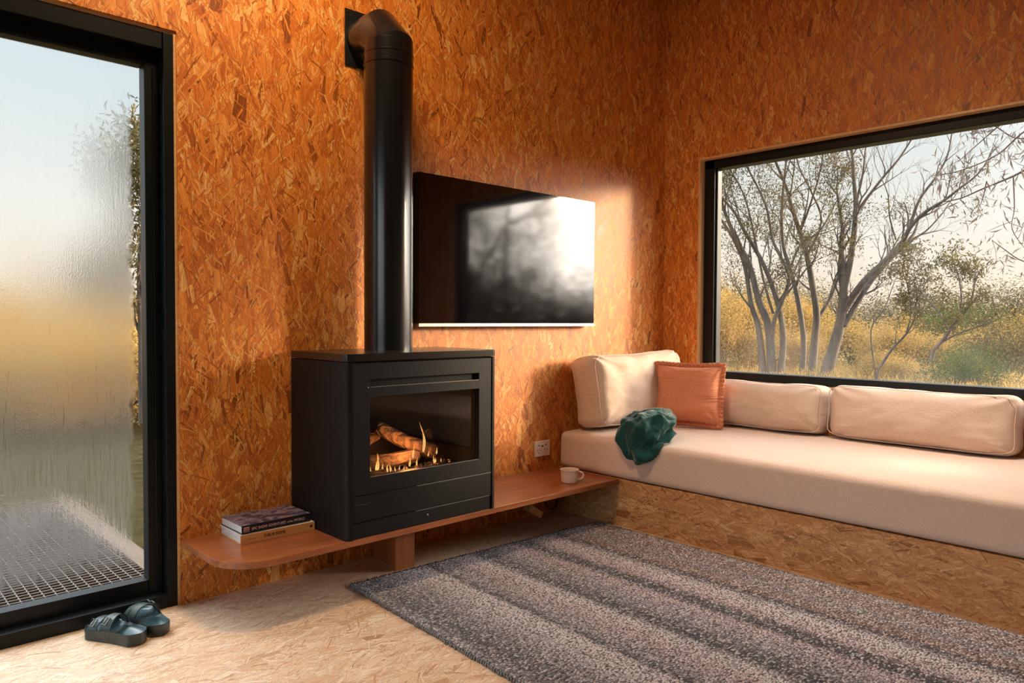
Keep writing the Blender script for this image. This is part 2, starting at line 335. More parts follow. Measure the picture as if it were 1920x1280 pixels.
def thing(name, label, cat, loc=(0, 0, 0), group=None):
    o = bpy.data.objects.new(name, None); COL.objects.link(o); o.location = loc; o.empty_display_size = .1
    return tag(o, label, cat, group)
def tag(o, label, cat, group=None):
    o['label'] = label; o['category'] = cat
    if group: o['group'] = group
    return o
def struct(o): o['kind'] = 'structure'; return o
class G:
    """collects shapes that belong to one mesh"""
    def __init__(s): s.v = []; s.f = []
    def add(s, v, f):
        n = len(s.v); s.v += [tuple(x) for x in v]; s.f += [tuple(i+n for i in q) for q in f]; return s
    def box(s, x0, x1, y0, y1, z0, z1, bev=0, seg=2, rot=None, pivot=None):
        bm = bmesh.new(); bmesh.ops.create_cube(bm, size=1)
        for v in bm.verts: v.co = Vector((x0+(v.co.x+.5)*(x1-x0), y0+(v.co.y+.5)*(y1-y0), z0+(v.co.z+.5)*(z1-z0)))
        if bev: bmesh.ops.bevel(bm, geom=bm.edges[:], offset=bev, segments=seg, profile=.5, affect='EDGES')
        if rot is not None:
            pv = Vector(pivot) if pivot else Vector(((x0+x1)/2, (y0+y1)/2, (z0+z1)/2))
            for v in bm.verts: v.co = rot @ (v.co-pv)+pv
        bm.verts.index_update(); s.add([v.co[:] for v in bm.verts], [[v.index for v in f.verts] for f in bm.faces]); bm.free(); return s
    def tube(s, pts, r, seg=10, caps=True):
        pts = [Vector(p) for p in pts]; n = len(pts); rr = r if isinstance(r, (list, tuple)) else [r]*n
        V = []; Fc = []; up = Vector((0, 0, 1)); prev = None
        for i, p in enumerate(pts):
            t = (pts[min(i+1, n-1)]-pts[max(i-1, 0)]).normalized()
            if prev is None:
                a = t.cross(up)
                if a.length < .1: a = t.cross(Vector((1, 0, 0)))
                a.normalize()
            else:
                a = (prev-t*prev.dot(t)).normalized()
            prev = a; b = t.cross(a)
            for k in range(seg):
                an = 2*PI*k/seg; V.append(p+a*math.cos(an)*rr[i]+b*math.sin(an)*rr[i])
        for i in range(n-1):
            for k in range(seg): Fc.append((i*seg+k, i*seg+(k+1) % seg, (i+1)*seg+(k+1) % seg, (i+1)*seg+k))
        if caps: Fc.append(tuple(range(seg))[::-1]); Fc.append(tuple((n-1)*seg+k for k in range(seg)))
        return s.add(V, Fc)
    def lathe(s, prof, c=(0, 0, 0), seg=32, close=False):
        V = []; Fc = []
        for (r, z) in prof:
            for k in range(seg): a = 2*PI*k/seg; V.append((c[0]+r*math.cos(a), c[1]+r*math.sin(a), c[2]+z))
        for i in range(len(prof)-1):
            for k in range(seg): Fc.append((i*seg+k, i*seg+(k+1) % seg, (i+1)*seg+(k+1) % seg, (i+1)*seg+k))
        Fc.append(tuple(range(seg))[::-1]); Fc.append(tuple((len(prof)-1)*seg+k for k in range(seg)))
        return s.add(V, Fc)
    def prism(s, poly, z0, z1, bev=0, seg=2):
        bm = bmesh.new(); vs = [bm.verts.new((x, y, z0)) for x, y in poly]; f = bm.faces.new(vs)
        r = bmesh.ops.extrude_face_region(bm, geom=[f]); bmesh.ops.translate(bm, verts=[e for e in r['geom'] if isinstance(e, bmesh.types.BMVert)], vec=(0, 0, z1-z0))
        bmesh.ops.recalc_face_normals(bm, faces=bm.faces)
        if bev:
            ed = [e for e in bm.edges if abs(e.verts[0].co.z-e.verts[1].co.z) < 1e-6]
            bmesh.ops.bevel(bm, geom=ed, offset=bev, segments=seg, profile=.5, affect='EDGES')
        bm.verts.index_update(); s.add([v.co[:] for v in bm.verts], [[v.index for v in f.verts] for f in bm.faces]); bm.free(); return s
    def out(s, name, mat, parent=None, **k): return link(name, s.v, s.f, mat, parent, **k)
def B(name, mat, parent, *a, bev=.002, **k):
    return G().box(*a, bev=bev, **k).out(name, mat, parent)
def text(name, s, size, loc, rot, mat, parent, ext=.0004, width=None, shear=0):
    c = bpy.data.curves.new(name, 'FONT'); c.body = s; c.size = size; c.extrude = ext; c.shear = shear
    t = bpy.data.objects.new(name, c); COL.objects.link(t)
    me = bpy.data.meshes.new_from_object(t); COL.objects.unlink(t); bpy.data.objects.remove(t)
    v = np.array([p.co[:] for p in me.vertices]); f = [tuple(p.vertices) for p in me.polygons]
    if width: v[:, 0] *= width/(v[:, 0].max()-v[:, 0].min())
    R = np.array(rot); v = v@R.T+np.array(loc); bpy.data.meshes.remove(me)
    return link(name, v, f, mat, parent, smooth=0)

# ------------------------------------------------------------------ room shell
XL, YF = -6.4, -3.9     # far left wall, front wall (behind the camera)
XD, ZD = -3.155, 2.181  # door opening
W0, W1, WZ0, WZ1 = -.263, -2.42, .715, 2.15
g = G(); g.box(XD, .22, 0, .14, 0, CEIL); g.box(-5.9, XD, 0, .14, ZD, CEIL); g.box(XL-.2, -5.9, 0, .14, 0, CEIL)
struct(g.out('wall_back', M['wall_back'], smooth=0))
g = G(); g.box(0, .2, W0, 0, 0, CEIL); g.box(0, .2, YF-.2, W1, 0, CEIL); g.box(0, .2, W1, W0, 0, WZ0); g.box(0, .2, W1, W0, WZ1, CEIL)
struct(g.out('wall_right', M['wall_side'], smooth=0))
g = G(); g.box(XL-.2, .2, YF-.2, YF, 0, CEIL); struct(g.out('wall_front', M['charcoal'], smooth=0))
g = G(); g.box(XL-.2, XL, YF, -3.2, 0, CEIL); g.box(XL-.2, XL, -.6, 0, 0, CEIL); g.box(XL-.2, XL, -3.2, -.6, 2.5, CEIL); g.box(XL-.2, XL, -3.2, -.6, 0, .3)
struct(g.out('wall_left', M['charcoal'], smooth=0))
struct(G().box(XL-.2, .2, YF-.2, .14, -.12, 0).out('floor', M['floor'], smooth=0))
struct(G().box(XL-.3, .4, YF-.3, .3, CEIL, CEIL+.12).out('ceiling', M['ceil'], smooth=0))
# left window, added out of view to light the floor
wi = struct(thing('fill_window', 'wide black framed window added out of view for fill light', 'window', (XL-.1, -1.9, .3))); del wi['label'], wi['category']
g = G()
for a in ((XL-.15, XL-.05, -3.2, -3.12, .3, 2.5), (XL-.15, XL-.05, -.68, -.6, .3, 2.5), (XL-.15, XL-.05, -3.12, -.68, 2.42, 2.5), (XL-.15, XL-.05, -3.12, -.68, .3, .38)): g.box(*a, bev=.003)
g.out('window_frame', M['frame'], wi)
G().box(XL-.11, XL-.10, -3.12, -.68, .38, 2.42).out('window_glass', M['glass'], wi, smooth=0)
# ------------------------------------------------------------------ side window
wi = struct(thing('window_1', '', '', (.09, (W0+W1)/2, WZ0))); del wi['label'], wi['category']
T = .012
g = G(); g.box(0.0, .12, W0-T, W0+.001, WZ0, WZ1); g.box(0.0, .12, W1-.001, W1+T, WZ0, WZ1); g.box(0.0, .12, W1+T, W0-T, WZ1-T, WZ1+.001)
g.box(0, .12, W1+T, W0-T, WZ0-.001, WZ0+T)
g.out('window_reveal', M['revealw'], wi)
fy0, fy1, fz0, fz1 = W0-T, W1+T, WZ0+T, WZ1-T
g = G(); FW = .075
g.box(.05, .14, fy0-FW, fy0, fz0, fz1, bev=.004); g.box(.05, .14, fy1, fy1+FW+.02, fz0, fz1, bev=.004)
g.box(.05, .14, fy1, fy0, fz1-.06, fz1, bev=.004); g.box(.05, .14, fy1, fy0, fz0, fz0+.052, bev=.004)
g.box(.068, .075, fy0-FW-.012, fy0-FW+.01, fz0+.04, fz1-.05, bev=.002)
g.out('window_frame', M['frame'], wi)
G().box(.094, .099, fy1+FW, fy0-FW, fz0+.045, fz1-.055).out('window_glass', M['glass'], wi, smooth=0)
# ------------------------------------------------------------------ glass door
do = struct(thing('door_1', '', '', (XD-1.0, .07, 0))); del do['label'], do['category']
g = G()
g.box(-5.9, XD, .01, .14, ZD-.001, ZD-.012); g.box(XD-.010, XD, .003, .14, 0, ZD-.012)
g.out('door_reveal', M['pine'], do)
g = G(); g.box(XD-.046, XD-.010, .004, .13, 0, ZD-.012, bev=.003); g.box(-5.9, XD-.046, .012, .13, ZD-.075, ZD-.012, bev=.003); g.box(-5.9, XD-.046, .004, .13, 0, .05, bev=.003); g.box(-5.9, -5.85, .012, .13, 0, ZD-.02, bev=.003)
g.out('door_frame', M['frame'], do)
def sash(x0, x1, y0, y1, st=.052):
    g = G(); g.box(x1-st, x1, y0, y1, .03, ZD-.06, bev=.004); g.box(x0, x0+st, y0, y1, .03, ZD-.06, bev=.004)
    g.box(x0+st, x1-st, y0, y1, ZD-.135, ZD-.06, bev=.004); g.box(x0+st, x1-st, y0, y1, .03, .107, bev=.004)
    g.tube([(x1-st*.42, y0-.002, .06), (x1-st*.42, y0-.002, ZD-.14)], .0035, 8)
    s = g.out('door_panel', M['frame'], do)
    V = [(x0+st-.01, y, z) for y in (y0+.034, y0+.04) for z in (.1, ZD-.13)]+[(x1-st+.01, y, z) for y in (y0+.034, y0+.04) for z in (.1, ZD-.13)]
    # 0:(x0,yi,lo) 1:(x0,yi,hi) 2:(x0,yo,lo) 3:(x0,yo,hi) 4..7 same at x1
    Fc = [(0, 4, 5, 1), (2, 3, 7, 6), (0, 1, 3, 2), (4, 6, 7, 5), (1, 5, 7, 3), (0, 2, 6, 4)]
    o = link('door_glass', V, Fc, [M['fog_in'], M['fog_out']], s, smooth=0)
    for i, p in enumerate(o.data.polygons): p.material_index = 0 if i == 0 else 1
    return s
sash(-4.52, XD-.046, .055, .115); sash(-5.85, -4.48, .02, .052)
# ------------------------------------------------------------------ added fill lamps at the ceiling, out of view
for i, (lx, ly) in enumerate(FILL_LAMPS):
    t = thing('fill_lamp', ['added round fill lamp at the ceiling near the glass door', 'added round fill lamp at the ceiling above the daybed'][i], 'ceiling light', (lx, ly, CEIL-.09))
    G().lathe([(.0, 0), (.29, 0), (.3, .01), (.3, .09), (0, .09)], (lx, ly, CEIL-.09), 40).out('fill_lamp_housing', M['white'], t)
# ------------------------------------------------------------------ bench and daybed mattress
def mold(sx, sy, sz, r, nx, ny, nz):
    """rounded box surface centred on the origin with a dense regular grid; returns verts, faces"""
    V = {}; vs = []; fs = []
    def pt(i, j, k):
        key = (i, j, k)
        if key in V: return V[key]
        p = np.array([(i/nx-.5)*sx, (j/ny-.5)*sy, (k/nz-.5)*sz]); h = np.array([sx, sy, sz])/2-r
        c = np.clip(p, -h, h); d = p-c; L = np.linalg.norm(d)
        if L > 1e-9: p = c+d/L*r
        V[key] = len(vs); vs.append(p); return V[key]
    for i in range(nx):
        for j in range(ny):
            fs.append((pt(i, j, 0), pt(i, j+1, 0), pt(i+1, j+1, 0), pt(i+1, j, 0))); fs.append((pt(i, j, nz), pt(i+1, j, nz), pt(i+1, j+1, nz), pt(i, j+1, nz)))
    for i in range(nx):
        for k in range(nz):
            fs.append((pt(i, 0, k), pt(i+1, 0, k), pt(i+1, 0, k+1), pt(i, 0, k+1))); fs.append((pt(i, ny, k), pt(i, ny, k+1), pt(i+1, ny, k+1), pt(i+1, ny, k)))
    for j in range(ny):
        for k in range(nz):
            fs.append((pt(0, j, k), pt(0, j, k+1), pt(0, j+1, k+1), pt(0, j+1, k))); fs.append((pt(nx, j, k), pt(nx, j+1, k), pt(nx, j+1, k+1), pt(nx, j, k+1)))
    return np.array(vs), fs
def nz3(p, s, seed=0): return noise.noise(Vector((p[0]*s+seed*7.3, p[1]*s+seed*3.1, p[2]*s-seed*5.7)))
t = thing('box_bench', 'strand board box base under the long cream daybed mattress', 'bench', (-.5, -1.95, 0))
G().box(-1.04, -.004, YF+.004, -.004, 0, .252, bev=.001).out('base_panel', M['bench'], t, smooth=0)
SX, SZ = 1.035, .205
v, f = mold(SX, 3.8, SZ, .032, 44, 260, 14)
for i in range(len(v)):
    x, y, z = v[i]
    if z > 0:
        b_ = max(0, 1-(abs(x)/(SX/2))**4)*max(0, 1-(abs(y)/1.9)**16)
        v[i, 2] += .016*b_ + .006*nz3((x*.6, y, 0), 3, 1)*b_
        v[i, 2] += .0035*abs(nz3((x*.5+y*.35, y*2.6-x*.9, 0), 3.2, 2))*b_
    if x < -SX/2+.06:
        v[i, 0] += .005*nz3((0, y*9, z*1.5), 1, 3)*(1-abs(z)/SZ)+.003*nz3((0, y, z), 3, 4)
        pk = abs(nz3((0, y*14, 0), 1, 7))*max(0, z/(SZ/2))**1.5; v[i, 0] += .006*pk; v[i, 2] -= .004*pk
v += np.array([-1.052+SX/2+.002, -1.92, .256+SZ/2])
o = link('daybed_mattress', v, f, M['linen_seat'], smooth=60); tag(o, 'long cream linen daybed mattress under the wide window', 'mattress')

# ------------------------------------------------------------------ cushions
def cushion(sx, sy, sz, r, inflate, seed, nx=16, ny=44, nz=26, wr=.010):
    v, f = mold(sx, sy, sz, r, nx, ny, nz)
    out = v.copy()
    for i, (x, y, z) in enumerate(v):
        a, b = y/(sy/2), z/(sz/2)
        k = max(0, 1-a*a)**.7*max(0, 1-b*b)**.6
        out[i, 0] += math.copysign(1, x)*inflate*k*min(1, abs(x)/(sx/2)*1.3)
        # corners stand proud, sides draw in between them
        out[i, 2] -= (z > 0)*.014*(1-a*a)*abs(b)**3*(.6+nz3((y, z, x), 5, seed))
        out[i, 1] -= math.copysign(1, y)*.016*(1-b*b)*abs(a)**6
        rad = math.hypot(1-abs(a), 1-abs(b)); ang = math.atan2(1-abs(b), 1-abs(a)+1e-6)
        out[i, 0] += math.copysign(1, x)*wr*math.sin(ang*9+seed)*max(0, 1-rad/.8)*(1 if abs(x) > sx*.3 else .2)
        out[i, 0] += math.copysign(1, x)*wr*.9*nz3((x, y*1.2, z), 7, seed+1)
        out[i, 0] += math.copysign(1, x)*wr*.5*abs(nz3((x, y*2.2+z*.8, z*3.5), 5, seed+8))*k**.3
        out[i, 2] += .009*nz3((x, y, z), 6, seed+2)*abs(b)
    return out, f
def piping(v0, sx, sy, sz, xs, r=.0028):
    pass
def place(v, loc, rot=Matrix.Identity(3)):
    R = np.array(rot); return v@R.T+np.array(loc)
def rotm(rx=0, ry=0, rz=0): return (Matrix.Rotation(rz, 3, 'Z') @ Matrix.Rotation(ry, 3, 'Y') @ Matrix.Rotation(rx, 3, 'X'))
def edge_loop(sx, sy, sz, xo, R, loc, seed):
    """piped seam round the front face of a cushion"""
    P = []
    for k in range(60):
        a = 2*PI*k/60; c, s_ = math.cos(a), math.sin(a)
        y = math.copysign(abs(c)**.28, c)*(sy/2-.006); z = math.copysign(abs(s_)**.28, s_)*(sz/2-.006)
        aa, bb = y/(sy/2), z/(sz/2)
        z -= (z > 0)*.009*(1-aa*aa)*abs(bb)**3; y -= math.copysign(1, y)*.016*(1-bb*bb)*abs(aa)**6
        P.append((xo, y, z))
    P.append(P[0]); return place(np.array(P), loc, R)
def back_cushion(label, y0, y1, hz, seed, tilt=.10, x=-.137, zb=.478):
    sy = y0-y1; v, f = cushion(.20, sy, hz, .070, .045, seed, ny=max(20, int(sy/.014)), nz=30)
    R = rotm(ry=tilt); loc = (x, (y0+y1)/2, zb+hz/2)
    o = link('back_cushion', place(v, loc, R), f, M['linen'], origin=(x, (y0+y1)/2, zb), smooth=80); tag(o, label, 'cushion', None)
    G().tube(edge_loop(.2, sy, hz, -.092, R, loc, seed), .0020, 6, caps=False).out('piping', M['linen'], o)
    return o
back_cushion('cream back cushion under the window, half hidden by the terracotta pillow', -.50, -1.195, .275, 1)
back_cushion('long cream back cushion in the middle under the window', -1.205, -2.085, .285, 5)
back_cushion('cream back cushion cut off at the right edge of the photo', -2.095, -2.85, .265, 9)
# large corner cushion standing against the stove wall
v, f = cushion(.20, .87, .42, .07, .045, 3, ny=60, nz=36, wr=.013)
for i in range(len(v)):
    s_ = v[i, 1]/.465   # +1 at the left end after turning
    v[i, 2] += .020*max(0, -s_-.25)*(v[i, 2] > 0)*1.6
R = rotm(rz=PI/2) @ rotm(ry=.17)
loc = (-.565, -.165, .692)
o = link('corner_cushion', place(v, loc, R), f, M['linen'], origin=(-.6, -.2, .48), smooth=80)
tag(o, 'tall cream cushion leaning on the stove wall in the corner', 'cushion')
G().tube(edge_loop(.2, .87, .42, -.092, R, loc, 3), .0020, 6, caps=False).out('piping', M['linen'], o)
# terracotta pillow with ruffled flange
def ruffle_pillow():
    n = 40; W = .385; H = .345; vs = []; fs = []
    for side in (1, -1):
        for j in range(n+1):
            for i in range(n+1):
                a, b = i/n*2-1, j/n*2-1
                k = (max(0, 1-a**4)*max(0, 1-b**4))**.62
                pin = 1-.07*(1-a*a)*abs(b)**4; pin2 = 1-.06*(1-b*b)*abs(a)**4
                y = a*W/2*pin2; z = b*H/2*pin
                th = side*.072*k
                th += side*.010*nz3((y*1.5, z*4, 0), 5, 3)*k**.5 + side*.016*math.sin(math.atan2(1-abs(b)+.01, 1-abs(a)+.01)*11)*max(0, 1-math.hypot(1-a if a > 0 else 1+a, 1-b if b > 0 else 1+b)/.7)*k**.5
                th += side*.004*math.sin(a*34+2*nz3((a, b, 0), 2, 5))*max(0, abs(b)-.7)*k**.4*2
                vs.append((-th, y, z))
    N1 = (n+1)**2
    for s_ in range(2):
        for j in range(n):
            for i in range(n):
                q_ = [s_*N1+j*(n+1)+i, s_*N1+j*(n+1)+i+1, s_*N1+(j+1)*(n+1)+i+1, s_*N1+(j+1)*(n+1)+i]
                fs.append(q_ if s_ else q_[::-1])
    fl = []; ff = []; m_ = 220; rows = 3
    for k in range(m_):
        t_ = k/m_*4; sd_ = int(t_); u = (t_-sd_)*2-1
        a, b = [(u, -1), (1, u), (-u, 1), (-1, -u)][sd_]
        pin = 1-.07*(1-a*a)*abs(b)**4; pin2 = 1-.06*(1-b*b)*abs(a)**4
        y, z = a*W/2*pin2, b*H/2*pin; L = math.hypot(a**7, b**7); dy, dz = a**7/L, b**7/L
        for r_ in range(rows):
            q = r_/(rows-1); wv = .009*math.sin(k*1.9+1.3*math.sin(k*.37))*q
            fl.append((wv-.002+.0*q, y+dy*(q*.030-.004)+dz*wv*.5, z+dz*(q*.030-.004)))
    for k in range(m_):
        for r_ in range(rows-1):
            k2 = (k+1) % m_; ff.append((k*rows+r_, k2*rows+r_, k2*rows+r_+1, k*rows+r_+1))
    return np.array(vs), fs, np.array(fl), ff
v, f, v2, f2 = ruffle_pillow()
R = rotm(rz=.34) @ rotm(ry=.20); loc = (-.425, -.475, .668)
o = link('throw_pillow', place(v, loc, R), f, M['terra'], origin=(loc[0], loc[1], .48), smooth=80); tag(o, 'square terracotta pillow with a frayed ruffled border on the daybed', 'pillow')
fl = link('ruffle_border', place(v2, loc, R), f2, M['terra'], o, smooth=80)
sm = fl.modifiers.new('thickness', 'SOLIDIFY'); sm.thickness = .002

# teal throw, bunched over the mattress edge
def throw_mesh():
    nu, nv = 200, 140; vs = []; fs = []
    c0 = np.array([-.975, -.575, .540])
    for j in range(nv+1):
        ph = PI*j/nv
        for i in range(nu):
            th = 2*PI*i/nu
            d = np.array([math.cos(th)*math.sin(ph), math.sin(th)*math.sin(ph), math.cos(ph)])
            p = d*np.array([.135, .150, .078])
            p += np.array([.09, -.015, .045])*max(0, d[0]*.8+d[2]*.3)**2*max(0, 1-abs(d[1]))
            if d[0] < .2:
                t_ = min(1, (.2-d[0])/1.2); low = max(0, min(1, (.75-d[2])/1.2))
                p[2] -= .150*t_**1.2*low*(1-.25*d[1])
            # broad folds running from the upper left down to the right, each fold wandering
            w1 = nz3(d, 1.3, 11); w2 = nz3(d, 1.7, 23)
            q1 = 2.9*(d[2]*1.05+d[1]*.60+.25*d[0])+2.2*w1; q2 = 4.3*(d[1]*.9-.45*d[2]+.4*d[0])+2.4*w2
            f1 = .5+.5*math.sin(q1*1.6); f2 = .5+.5*math.sin(q2*1.5)
            w3 = nz3(d, 2.6, 31); f3 = 1-abs(math.sin(4.2*(d[2]*.8-d[1]*.7)+3.0*w3+1.0))
            amp = .030*(f1**1.4-.4)+.021*(f2**1.6-.35)*(1-.5*f1)+.006*(f3**1.5)+.006*nz3(d, 4, 4)+.0022*nz3(d, 13, 6)
            p = p+d*amp*(.55 if abs(d[2]) > .93 else 1)
            vs.append(c0+p)
    vs = np.array(vs)
    for i, q in enumerate(vs):
        if q[0] > -1.03:
            if q[2] < .478: vs[i, 2] = .478
        elif q[2] < .455 and q[0] > -1.060: vs[i, 0] = -1.060-.004*abs(math.sin(i*.01))
        elif q[0] > -1.060 and q[2] < .478: vs[i, 2] = max(q[2], .480-(-(q[0]+1.03))*.8)
    for j in range(nv):
        for i in range(nu):
            fs.append((j*nu+i, j*nu+(i+1) % nu, (j+1)*nu+(i+1) % nu, (j+1)*nu+i)[::-1])
    return vs, fs
v, f = throw_mesh()
o = link('throw_blanket', v, f, M['teal'], smooth=80); tag(o, 'dark teal knitted throw bunched over the daybed edge', 'blanket')

# ------------------------------------------------------------------ floating shelf
ZS, SF = .2535, -.4575
poly = [(-1.045, -.004), (-1.045, SF)]
r_ = .17; cx_, cy_ = XD+r_, SF+r_
for k in range(13):
    a = -PI/2-k/12*PI/2; poly.append((cx_+r_*math.cos(a), cy_+r_*math.sin(a)))
poly.append((XD, -.004))
t = thing('wall_shelf', 'long red timber shelf with a rounded end along the stove wall', 'shelf', (-2.1, -.2, ZS-.027))
G().prism(poly[::-1], ZS-.026, ZS, bev=.003).out('shelf_board', M['shelf'], t)
g = G(); g.box(-2.335, -2.232, -.245, -.205, 0, ZS-.026, bev=.002); g.out('support_post', M['post'], t)
B('support_post', M['post'], t, -2.30, -2.262, -.205, -.02, 0, ZS-.026)
B('wall_batten', M['post'], t, -3.0, -1.06, -.03, -.002, ZS-.068, ZS-.026)
tag(G().box(-1.47, -1.36, -.20, -.155, .075, .11, bev=.003, rot=rotm(ry=.55)).out('timber_offcut', M['pine']), 'pale diagonal timber block wedged under the shelf', 'timber block')
t = G().tube([(-2.33+i*.0, -.10, .17) if i == 0 else (-2.30+.06*i, -.11+.004*i, .168+.006*i*i*.35) for i in range(9)], .0035, 6)
tag(t.out('pale_cable', M['cable']), 'thin pale cable running under the shelf behind its post', 'cable')
g = G(); P = []
for i in range(19):
    u = i/18; P.append((-1.25+.20*u, -.045-.02*math.sin(u*PI), .222-.19*max(0, math.sin(u*PI))**.8))
tag(g.tube(P, .0035, 6).out('black_cable', M['dark']), 'black cable looping below the shelf near the daybed', 'cable')
g = G(); g.tube([(-2.85, -.38, ZS-.026), (-2.855, -.38, ZS-.045), (-2.87, -.38, ZS-.055)], .006, 8); g.tube([(-2.83, -.38, ZS-.026), (-2.83, -.38, ZS-.06)], .005, 8); g.tube([(-2.815, -.38, ZS-.026), (-2.80, -.38, ZS-.05)], .008, 8)
tag(g.out('cable_clip', M['dark']), 'small black clip fixed under the shelf beneath the books', 'clip')

# ------------------------------------------------------------------ gas stove
X0, X1, Y0, Y1, Z0, Z1 = -2.706, -1.937, -.464, -.02, ZS, .969
st = thing('gas_stove', 'black gas log heater burning on the red timber shelf', 'stove', ((X0+X1)/2, (Y0+Y1)/2, Z0))
def rpoly(x0, x1, y0, y1, r, off=0):
    P = [(x1+off, y1), (x0-off, y1)]
    for k in range(8): a = PI+k/7*PI/2; P.append((x0-off+r+r*math.cos(a), y0-off+r+r*math.sin(a)))
    for k in range(8): a = -PI/2+k/7*PI/2; P.append((x1+off-r+r*math.cos(a), y0-off+r+r*math.sin(a)))
    return P
G().prism(rpoly(X0, X1, Y0, Y1, .028, .001), .940, Z1, bev=.0015).out('stove_lid', M['lid'], st)
# casing: hollow shell so that the firebox shows through the glass
gx0, gx1, gz0, gz1 = -2.600, -2.040, .487, .800
ix0, ix1 = -2.678, -1.960
def shell():
    g = G(); r = .028
    for sgn, xx in ((-1, X0), (1, X1)):
        # rounded corner columns in plan
        P = []
        xi = ix0 if sgn < 0 else ix1
        if sgn < 0:
            P = [(xi, Y0)]+[(X0+r+r*math.cos(-PI/2-k/7*PI/2), Y0+r+r*math.sin(-PI/2-k/7*PI/2)) for k in range(8)]+[(X0, Y1), (xi, Y1)]
        else:
            P = [(xi, Y1), (X1, Y1)]+[(X1-r+r*math.cos(-k/7*PI/2), Y0+r+r*math.sin(-k/7*PI/2)) for k in range(8)]+[(xi, Y0)]
        g.prism(P[::-1] if sgn < 0 else P[::-1], Z0, .937, bev=0)
    g.box(ix0, ix1, Y1-.02, Y1, Z0, .937)
    g.box(ix0, ix1, Y0+.03, Y1, Z0, Z0+.02); g.box(ix0, ix1, Y0+.03, Y1, .915, .937)
    return g
shell().out('stove_casing', M['stove'], st, smooth=30)
YP = Y0+.004
fa = G(); gp = .0025
fa.box(ix0+gp, gx0, YP, YP+.03, .422, .932); fa.box(gx1, ix1-gp, YP, YP+.03, .422, .932)
fa.box(gx0, gx1, YP, YP+.03, .422, gz0); fa.box(gx0, gx1, YP, YP+.03, gz1, .838); fa.box(gx0, gx1, YP, YP+.03, .869, .932)
fas = fa.out('fascia', M['stove2'], st)
G().box(gx0+.001, gx1-.001, YP+.02, YP+.03, .838, .869).out('air_slot', M['gap'], fas, smooth=0)
B('fascia_glint', M['seam'], fas, gx0+.004, gx1-.004, YP-.0004, YP+.002, .8375, .8392, bev=0)  # pale strip stands in for light caught on the fascia edge
B('fascia_glint', M['seam'], fas, gx0+.004, gx1-.004, YP-.0004, YP+.002, gz0-.0006, gz0+.0008, bev=0)
lp = B('lower_panel', M['stove2'], st, ix0+gp, ix1-gp, YP, YP+.03, .3185, .4190, bev=.0015)
B('panel_glint', M['seam'], lp, ix0+.30, ix1-gp-.002, YP-.0006, YP+.002, .4178, .4196, bev=0)
bp = B('base_panel', M['stove2'], st, ix0+gp, ix1-gp, YP+.003, YP+.03, Z0+.002, .3150, bev=.0015)
B('panel_glint', M['seam'], bp, ix0+.30, ix1-gp-.002, YP+.0022, YP+.005, .3140, .3156, bev=0)
for (x, y, z, r) in ((-2.319, YP+.002, .29, .004), (-2.607, YP-.001, .838, .003)):
    g = G(); g.tube([(x, y+.004, z), (x, y-.001, z)], r, 12); g.out('indicator_screw', M['silver'], bp if z < .5 else fas)
g = G(); g.tube([(-2.668+.01*i, YP-.0003, .386+.003*math.sin(i*1.1)) for i in range(8)], .0009, 5); g.out('maker_emblem', M['silver_dull'], lp)
# firebox
fb = G(); fx0, fx1, fy = gx0-.03, gx1+.03, Y0+.34
fb.box(fx0-.01, fx0, YP+.03, fy, .43, .83); fb.box(fx1, fx1+.01, YP+.03, fy, .43, .83); fb.box(fx0, fx1, fy, fy+.01, .43, .83); fb.box(fx0, fx1, YP+.03, fy, .43, .44); fb.box(fx0, fx1, YP+.03, fy, .82, .83)
fbo = fb.out('firebox', simple('firebox_liner', (.030, .026, .024), .5), st, smooth=0)
G().box(gx0-.01, gx1+.01, YP+.026, YP+.029, gz0-.01, gz1+.01).out('stove_glass', M['stoveglass'], st, smooth=0)
def log_mat():
    q = NT('ceramic_log_bark'); co = q.coord(); n = q.noise(q.map(co, (40, 40, 40)), 1, 5, .7, .6); w_ = q.n('ShaderNodeTexWave', wave_type='BANDS', bands_direction='Y'); q.put(co, w_.inputs[0]); w_.inputs['Scale'].default_value = 22; w_.inputs['Distortion'].default_value = 5; w_.inputs['Detail'].default_value = 3
    c = q.mix(q.rng(n, .35, .7), (.34, .19, .12), (.16, .08, .05)); c = q.mix(q.rng(w_.outputs[1], .4, .75, 0, .5), c, (.045, .025, .02))
    q.bsdf(c, .9, q.bump(q.math('ADD', n, w_.outputs[1]), .8, .006)); return q.m
LOGM = log_mat()
def log(pa, pb, r, label, seed, bend=.01, r2=None):
    a, b = Vector(pa), Vector(pb); n = 16; seg = 18; P = []; rr = []
    d = (b-a); L = d.length; z = d.normalized(); x = z.cross(Vector((0, 0, 1))).normalized(); y = z.cross(x)
    vs = []; fs = []
    for i in range(n+1):
        u = i/n; c = x*0+y*bend*math.sin(u*PI)*4*(.5); R_ = r+((r2 or r)-r)*u
        if i in (0, n): R_ *= .82
        for k in range(seg):
            an = 2*PI*k/seg; q_ = R_*(1+.16*nz3((math.cos(an), math.sin(an), u*3), 1.6, seed)+.07*abs(math.sin(an*4+seed)))
            vs.append((c+x*math.cos(an)*q_+y*math.sin(an)*q_)[:][0:2]+((c+x*math.cos(an)*q_+y*math.sin(an)*q_).z,) if 0 else tuple(c+x*math.cos(an)*q_+y*math.sin(an)*q_+z*L*u))
    for i in range(n):
        for k in range(seg): fs.append((i*seg+k, i*seg+(k+1) % seg, (i+1)*seg+(k+1) % seg, (i+1)*seg+k)[::-1])
    fs.append(tuple(range(seg))); fs.append(tuple(n*seg+k for k in range(seg))[::-1])
    o = link('ceramic_log', [tuple(a+Vector(p)) for p in vs], fs, LOGM, smooth=60); tag(o, label, 'log', None); return o
log((-2.60, -.33, .520), (-2.27, -.31, .512), .030, 'long lower log lying level at the front of the fire', 1, .004)
